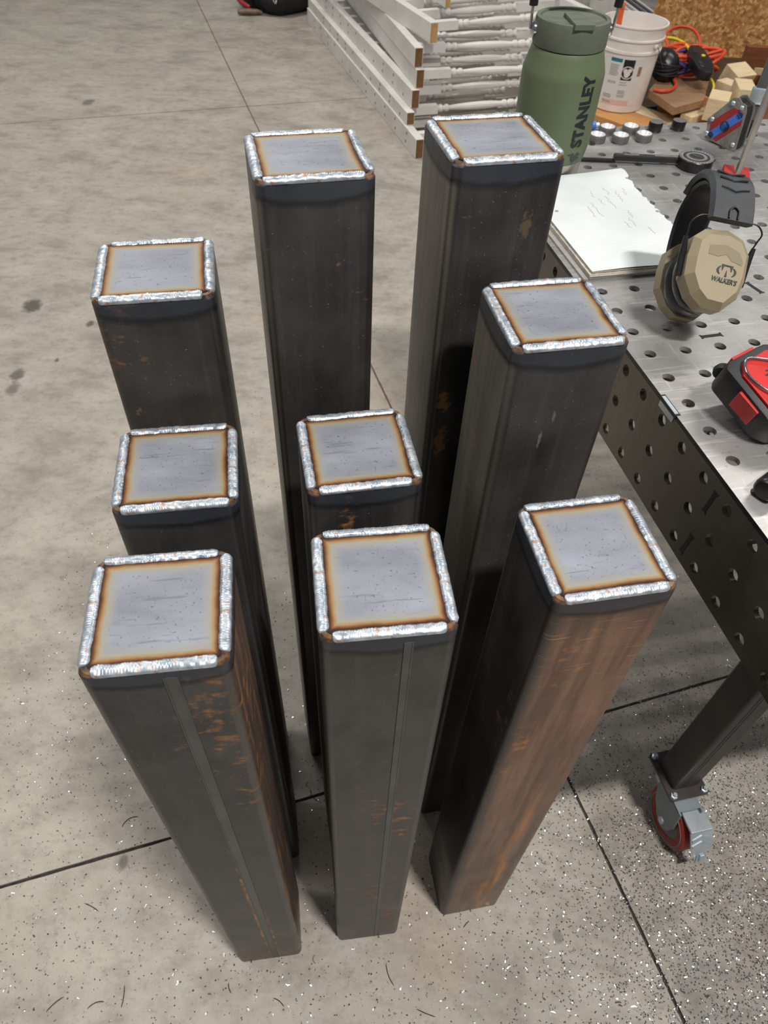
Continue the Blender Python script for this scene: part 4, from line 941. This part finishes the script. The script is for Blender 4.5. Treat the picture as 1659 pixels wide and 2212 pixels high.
board('timber_block', 'greyish white cube end between the plywood and the tall block', 'block', (1.488, 3.735), (0.075, 0.085, 0.095), R(35), 'pine', 0.2075, GW)
board('timber_block', 'tilted pine block at the back, against the strand board', 'block', (1.600, 3.985), (0.12, 0.10, 0.11), R(28), 'pine', 0.190, GW, R(18))
board('wood_strip', 'thin pale wood strip leaning beside the tilted pine block', 'strip', (1.730, 3.90), (0.018, 0.30, 0.03), R(3), 'pine', 0.285, GW, R(-14))
board('timber_offcut', 'red brown board standing on edge behind the thin strip', 'timber', (1.92, 4.24), (0.42, 0.035, 0.165), R(4), 'red_wood', 0.1605, GW)
board('timber_offcut', 'long tapering pine board behind the bar clamp', 'timber', (1.70, 3.85), (0.055, 0.62, 0.05), R(-26), 'pine_gold', 0.212, GW)
board('timber_offcut', 'broad brown board at the right edge of the picture', 'timber', (2.13, 3.74), (0.30, 0.45, 0.07), R(-12), 'pine_gold', 0.1605, GW)
board('teal_strip', 'short teal plastic strip beside the bucket foot', 'strip', (1.180, 3.770), (0.10, 0.014, 0.012), R(22), 'teal', 0.1605)
# strand board sheet
od = Vector((.97, -.25, 0)).normalized(); on = Vector((od.y, -od.x, 0))
bm = bmesh.new(); prism(bm, [(-0.478, 0), (1.5, 0), (1.5, 1.0), (-0.30, 1.0)], -0.012, 0.0, None)
ob = link('strand_board', bm, None); ob.data.materials.append(M['osb'])
OM = frame(Vector((1.868, 5.0, 0.0003)), od, Zup, on)
# board coordinates kept upright so the strands follow the sheet
ob.matrix_world = OM @ Matrix.Rotation(0, 4, 'X'); tag(ob, 'orange brown oriented strand board sheet standing behind the scrap heap', 'board')

# white bucket
bk = thing('bucket', 'white plastic bucket with printed label standing on the planks', 'bucket', (0.980, 3.680, 0.2010)); bk.scale = (1.05, 1.05, 0.93)
def brad(z): return 0.1115 + 0.018 * z / 0.34
bm = bmesh.new(); lathe(bm, [(0, 0), (0.105, 0), (0.1105, 0.004), (0.1115, 0.012), (0.1225, 0.235), (0.1230, 0.250), (0.1290, 0.252), (0.1290, 0.262), (0.1245, 0.264), (0.1255, 0.300), (0.1320, 0.302), (0.1320, 0.309), (0.1275, 0.311), (0.1290, 0.352), (0.1335, 0.354), (0.1335, 0.360), (0.1270, 0.360), (0.1240, 0.340), (0.1075, 0.006), (0, 0.005)], 56)
bkb = link('shell', bm, M['bucket'], bk, 40)
BV = math.atan2(-3.69, -1.01)
def patch(th0, th1, z0, z1, off, n=10):
    bm = bmesh.new(); r = []
    for k in range(n + 1):
        t = BV + th0 + (th1 - th0) * k / n
        r.append([bm.verts.new(((0.1115 + 0.0493 * (z - 0.012) + o_) * math.cos(t), (0.1115 + 0.0493 * (z - 0.012) + o_) * math.sin(t), z)) for z, o_ in ((z0, 0), (z0, off), (z1, off), (z1, 0))])
    for a, b in zip(r, r[1:]):
        for q in range(3): bm.faces.new((a[q], b[q], b[q + 1], a[q + 1]))
    return bm
lbl = link('label', patch(-0.75, 0.72, 0.035, 0.236, 0.0008, 24), M['label_white'], bk)
link('label_band', patch(-0.50, -0.10, 0.218, 0.233, 0.0014), M['teal'], lbl)
link('label_box', patch(-0.04, 0.33, 0.146, 0.232, 0.0014), M['black_print'], lbl)
link('label_box', patch(0.50, 0.62, 0.165, 0.205, 0.0014), M['ply_brown'], lbl)
link('label_tint', patch(-0.55, 0.45, 0.036, 0.058, 0.0012), M['label_pink'], lbl)
rr = random.Random(3); bm = bmesh.new()
def addpatch(bm, *a):
    b2 = patch(*a); me = bpy.data.meshes.new('t'); b2.to_mesh(me); b2.free(); bm.from_mesh(me); bpy.data.meshes.remove(me)
for (t0, t1, zs) in ((-0.48, -0.16, [0.206 - k * 0.0062 for k in range(8)] + [0.136, 0.130]), (-0.04, 0.25, [0.136, 0.126, 0.100, 0.094, 0.088, 0.080, 0.074]), (-0.55, -0.20, [0.078, 0.072, 0.066, 0.050, 0.045])):
    for z in zs: addpatch(bm, t0, t1 - rr.uniform(0, 0.06), z - 0.0018, z + 0.0012, 0.0013, 4)
tag(link('label_print', bm, M['label_grey'], lbl), kind='stuff')
bm = bmesh.new()
for k in range(24):
    pass
def disc_patch(bm, tc, zc_, r0, r1, off, n=24, sq=1.0):
    rows = []
    for k in range(n + 1):
        a = 2 * PI * k / n; row = []
        for r in (r0, r1):
            z = zc_ + r * math.sin(a); R_ = 0.1115 + 0.0493 * (z - 0.012) + off; t = BV + tc + r * sq * math.cos(a) / R_
            row.append(bm.verts.new((R_ * math.cos(t), R_ * math.sin(t), z)))
        rows.append(row)
    for a, b in zip(rows, rows[1:]): bm.faces.new((a[0], b[0], b[1], a[1]))
disc_patch(bm, 0.145, 0.178, 0.0235, 0.0275, 0.0018); 
for (dt, dz, r) in ((-0.075, 0.008, 0.009), (0.07, 0.010, 0.009), (-0.01, -0.010, 0.0105), (0.035, -0.004, 0.0085), (-0.04, -0.002, 0.009)): disc_patch(bm, 0.145 + dt, 0.178 + dz, 0.0005, r, 0.0019, 14)
link('label_symbol', bm, M['label_white'], lbl)
bm = bmesh.new(); hx = BV + 0.92; E_ = Vector((math.cos(hx), math.sin(hx), 0))
lathe(bm, [(0, -0.002), (0.010, -0.002), (0.009, 0.008), (0, 0.009)], 12, frame(E_ * 0.129 + Zup * 0.285, Vector((-E_.y, E_.x, 0)), Zup, E_)); link('handle_lug', bm, M['bucket'], bk, 40)
bm = bmesh.new(); tube(bm, smoothpath([E_ * 0.140 + Zup * 0.285, E_ * 0.143 + Vector((-E_.y, E_.x, 0)) * 0.02 + Zup * 0.255, E_ * 0.137 + Vector((-E_.y, E_.x, 0)) * 0.075 + Zup * 0.19], 5), 0.0016, 6); link('bail_wire', bm, M['grey_steel'], bk)
tool = thing('scraper', 'bright orange plastic tool standing in the white bucket', 'tool', (0.915, 3.640, 0.2075))
bm = bmesh.new(); box(bm, (-0.012, -0.004, 0.0), (0.012, 0.004, 0.385), Matrix.Rotation(R(-3), 4, 'Y'), 0.002); link('handle', bm, M['orange'], tool)
bm = bmesh.new(); lathe(bm, [(0.0, 0.375), (0.010, 0.375), (0.013, 0.385), (0.011, 0.397), (0, 0.400)], 12, Matrix.Translation((-0.02, 0, 0))); link('end_knob', bm, M['orange'], tool)

# tangled extension cords, their plugs
def cord(name, label, pts, r, mat, k=6):
    bm = bmesh.new(); tube(bm, smoothpath(pts, k), r, 7); return tag(link(name, bm, M[mat], None, 60), label, 'cord', 'tangled extension cords')
rr = random.Random(11)
def coil(c, rx, ry, n, z0, z1, rot, jit):
    out = []
    for k in range(n * 8):
        a = 2 * PI * k / 8; f = k / (n * 8); s = 1 + rr.uniform(-jit, jit)
        x = rx * s * math.cos(a); y = ry * s * math.sin(a)
        out.append((c[0] + x * math.cos(rot) - y * math.sin(rot), c[1] + x * math.sin(rot) + y * math.cos(rot), z0 + (z1 - z0) * (0.5 + 0.5 * math.sin(a * 1.3 + f * 5)) + rr.uniform(0, .006)))
    return out
cord('extension_cord', 'thick orange extension cord coiled in the heap beside the bucket', coil((1.330, 3.90), 0.135, 0.085, 6, 0.289, 0.37, 0.2, .22), 0.0075, 'cord_orange')
cord('extension_cord', 'orange cord looping up against the strand board', [(1.245, 3.98, .36), (1.25, 4.10, .385), (1.317, 4.18, .40), (1.385, 4.17, .40), (1.40, 4.06, .39), (1.375, 3.93, .36), (1.33, 3.86, .34)], 0.0065, 'cord_orange')
cord('extension_cord', 'orange cord end looped on the plywood at the bucket foot', [(1.118, 3.615, .290), (1.150, 3.598, .290), (1.195, 3.620, .290), (1.235, 3.69, .290), (1.238, 3.755, .295), (1.255, 3.80, .31)], 0.0075, 'cord_orange')
cord('extension_cord', 'dark blue cord woven through the orange coil', coil((1.325, 3.89), 0.140, 0.090, 4, 0.287, 0.355, 0.5, .25), 0.0062, 'cord_blue')
cord('extension_cord', 'yellow cord running into the black plug box', [(1.20, 4.06, .365), (1.245, 4.085, .374), (1.29, 4.075, .376), (1.322, 4.02, .374), (1.333, 3.955, .368)], 0.0070, 'cord_yellow')
cord('extension_cord', 'short yellow cord tail hanging below the black plug box', [(1.345, 3.70, .335), (1.365, 3.645, .335), (1.372, 3.60, .322), (1.362, 3.565, .30)], 0.0050, 'cord_yellow')
pm = frame(Vector((1.330, 3.740, .378)), Vector((0.06, -0.95, -0.16)).normalized(), Vector((0.99, 0.06, 0.0)).normalized(), Vector((0.01, -0.16, 0.98)).normalized())
pb = thing('plug_box', 'black inline power box with yellow button on the cord heap', 'power box', mw=pm)
bm = bmesh.new(); pl = [(-0.125, -0.022), (-0.09, -0.036), (0.02, -0.042), (0.09, -0.036), (0.125, -0.018), (0.125, 0.018), (0.09, 0.036), (0.02, 0.042), (-0.09, 0.036), (-0.125, 0.022)]
prism(bm, pl, -0.03, 0.012, None, 0.008); link('case', bm, M['black_plastic'], pb, 40)
bm = bmesh.new(); lathe(bm, [(0.009, 0.010), (0.009, 0.015), (0, 0.017)], 14, Matrix.Translation((-0.02, 0.012, 0))); link('button', bm, M['cord_yellow'], pb)
bm = bmesh.new()
for x in (-0.055, 0.045, 0.075): box(bm, (x - 0.012, -0.026, 0.011), (x + 0.012, -0.012, 0.0155), None, 0.002)
link('socket_cover', bm, M['dark_steel'], pb)
rl = thing('black_reel', 'glossy black bundle of tape beside the white bucket', 'reel', (1.188, 3.790, 0.2805), R(20))
bm = bmesh.new(); bmesh.ops.create_icosphere(bm, subdivisions=3, radius=1)
for v in bm.verts:
    d = v.co.copy(); s = 1 + 0.13 * noise.noise(d * 2.6) + 0.06 * noise.noise(d * 7)
    v.co = Vector((d.x * 0.062 * s, d.y * 0.075 * s, 0.060 + max(-0.060, d.z * 0.068 * s)))
link('bundle', bm, M['black_plastic'], rl, 60)
bm = bmesh.new()
for k in range(6): tube(bm, [(0.060 * math.cos(a) * 1.04, 0.072 * math.sin(a) * 1.04, 0.045 + k * 0.006 + 0.010 * math.sin(a + k)) for a in [2 * PI * q / 20 for q in range(21)]], 0.0035, 6)
link('wrap_turn', bm, M['black_rubber'], rl, 60)

# trim boards standing on edge, dark sheet
du = Vector((0.061, -0.357, 0)).normalized(); dn = Vector((-du.y, du.x, 0)) * 1
rr = random.Random(9)
names = ['leftmost', 'second', 'third', 'fourth', 'fifth', 'sixth', 'seventh']
for k in range(7):
    bm = bmesh.new(); L0 = rr.uniform(0.0, 0.07)
    box(bm, (-0.9, -0.0085, 0), (-L0, 0.0085, 0.15 - rr.uniform(0, .02)), None, 0.002)
    bmf = frame(Vector((1.475 + k * 0.024, 5.43 + k * 0.012, 0.0003)), du, dn, Zup)
    o = link('trim_board', bm, M['white_wood'] if k % 2 == 0 else M['grey_steel']); o.matrix_world = bmf
    tag(o, ('white' if k % 2 == 0 else 'grey') + ' trim board on edge behind the bucket, %s of the row from the left' % names[k], 'board', 'row of trim boards behind the bucket')
bm = bmesh.new(); pl = [(1.24, 5.70), (1.40, 5.88), (1.43, 5.60), (1.42, 5.40), (1.30, 5.42)]
prism(bm, list(reversed(pl)), 0.0003, 0.06, None, 0.012); tag(link('black_case', bm, M['black_cloth'], None, 40), 'flat black case on the floor behind the bucket', 'case')

# ------------------------------------------------------------------ black tool bag at the far end of the railings
bag = thing('tool_bag', 'slumped black cloth tool bag on the floor at the far end of the railings', 'bag', (-0.93, 5.78, 0.0))
bm = bmesh.new()
for (cx, cy, cz, rx, ry, rz_) in ((0.05, 0.05, 0.10, 0.20, 0.22, 0.13), (-0.12, 0.12, 0.09, 0.13, 0.16, 0.12), (0.16, 0.12, 0.11, 0.12, 0.2, 0.13)):
    b = bmesh.ops.create_icosphere(bm, subdivisions=4, radius=1)
    for v in b['verts']:
        d = v.co.copy(); s = 1 + 0.12 * noise.noise(d * 1.7 + Vector((cx * 9, 0, 0))) + 0.06 * noise.noise(d * 5)
        v.co = Vector((cx + d.x * rx * s, cy + d.y * ry * s, max(0.0, cz + d.z * rz_ * s)))
link('body', bm, M['black_cloth'], bag, 70)
bm = bmesh.new(); tube(bm, smoothpath([(-0.04, -0.14, 0.12), (-0.02, -0.155, 0.14), (0.02, -0.16, 0.15), (0.04, -0.17, 0.13)], 4), 0.010, 6); link('strap', bm, M['khaki'], bag)
bm = bmesh.new(); tube(bm, smoothpath([(0.045, -0.175, 0.15), (0.06, -0.19, 0.12), (0.052, -0.19, 0.09), (0.035, -0.185, 0.11), (0.045, -0.175, 0.15)], 5), 0.005, 6); link('ring_clip', bm, M['chrome'], bag)
hm = thing('hammer', 'brown handled tool with red grip lying against the black bag', 'tool', (-1.115, 5.645, 0.0), R(4))
bm = bmesh.new(); tube(bm, [(-0.03, 0, 0.021), (0.02, 0.0, 0.022), (0.10, 0.01, 0.020), (0.13, 0.012, 0.018)], [0.014, 0.020, 0.017, 0.010], 10); link('handle', bm, M['brown_leather'], hm, 50)
bm = bmesh.new(); tube(bm, [(0.05, 0.02, 0.042), (0.0, 0.05, 0.058), (-0.03, 0.09, 0.07)], [0.012, 0.016, 0.013], 10); link('red_grip', bm, M['dull_red'], hm, 50)

# ------------------------------------------------------------------ loose metal shavings and grinding grit on the floor
def scatter(n, seed, bright):
    r = random.Random(seed); bm = bmesh.new(); done = 0
    while done < n:
        x = r.uniform(-0.75, 1.15); y = r.uniform(0.05, 1.7)
        d = math.hypot((x - 0.80) / 0.42, (y - 0.28) / 0.40)
        dens = max(math.exp(-d * d * 1.1), 0.07 * max(0.15, 1 - y / 1.5)) * (0.55 + 0.9 * max(0, noise.noise(Vector((x * 7, y * 7, seed)))))
        if x < 0.45: dens *= 1.0
        if r.random() > dens: continue
        done += 1
        a = r.uniform(0, 2 * PI)
        if bright:
            l = r.uniform(0.0010, 0.0032); w_ = r.uniform(0.0004, 0.0009); h = r.uniform(0.0003, 0.0012)
            if r.random() < 0.06: l *= 2.4
        else: l = r.uniform(0.0006, 0.0016); w_ = r.uniform(0.0005, 0.0012); h = 0.0005
        c, s = math.cos(a), math.sin(a); P_ = lambda u, v, z: (x + u * c - v * s, y + u * s + v * c, z)
        k = r.uniform(-0.5, 0.5) * l if bright else 0
        v = [bm.verts.new(P_(*q)) for q in ((-l, -w_, 0.0002), (0, -w_ + k, h), (l, -w_, 0.0003 + h * r.random()), (l, w_, 0.0004), (0, w_ + k, h + 0.0002), (-l, w_, 0.0003))]
        bm.faces.new((v[0], v[1], v[4], v[5])); bm.faces.new((v[1], v[2], v[3], v[4]))
    return bm
def curls(bm, n, seed):
    r = random.Random(seed)
    for k in range(n):
        x = r.uniform(-0.5, 0.75); y = r.uniform(0.12, 0.75); a = r.uniform(0, 6.3); L = r.uniform(0.012, 0.035); c = r.uniform(-60, 60); p = Vector((x, y, 0.0008)); pts = [p]
        for q in range(7):
            a += c * L / 7; p = p + Vector((math.cos(a), math.sin(a), 0)) * L / 7; pts.append(p)
        tube(bm, pts, [0.0003] + [0.0007] * 6 + [0.0002], 4)
    return bm
tag(link('metal_shavings', scatter(8000, 1, True), M['shaving']), 'bright steel shavings scattered over the floor beside the caster', 'shavings', kind='stuff')
tag(link('grinding_grit', curls(scatter(15000, 2, False), 26, 4), M['grit']), 'dark grinding grit scattered on the concrete around the posts', 'grit', kind='stuff')
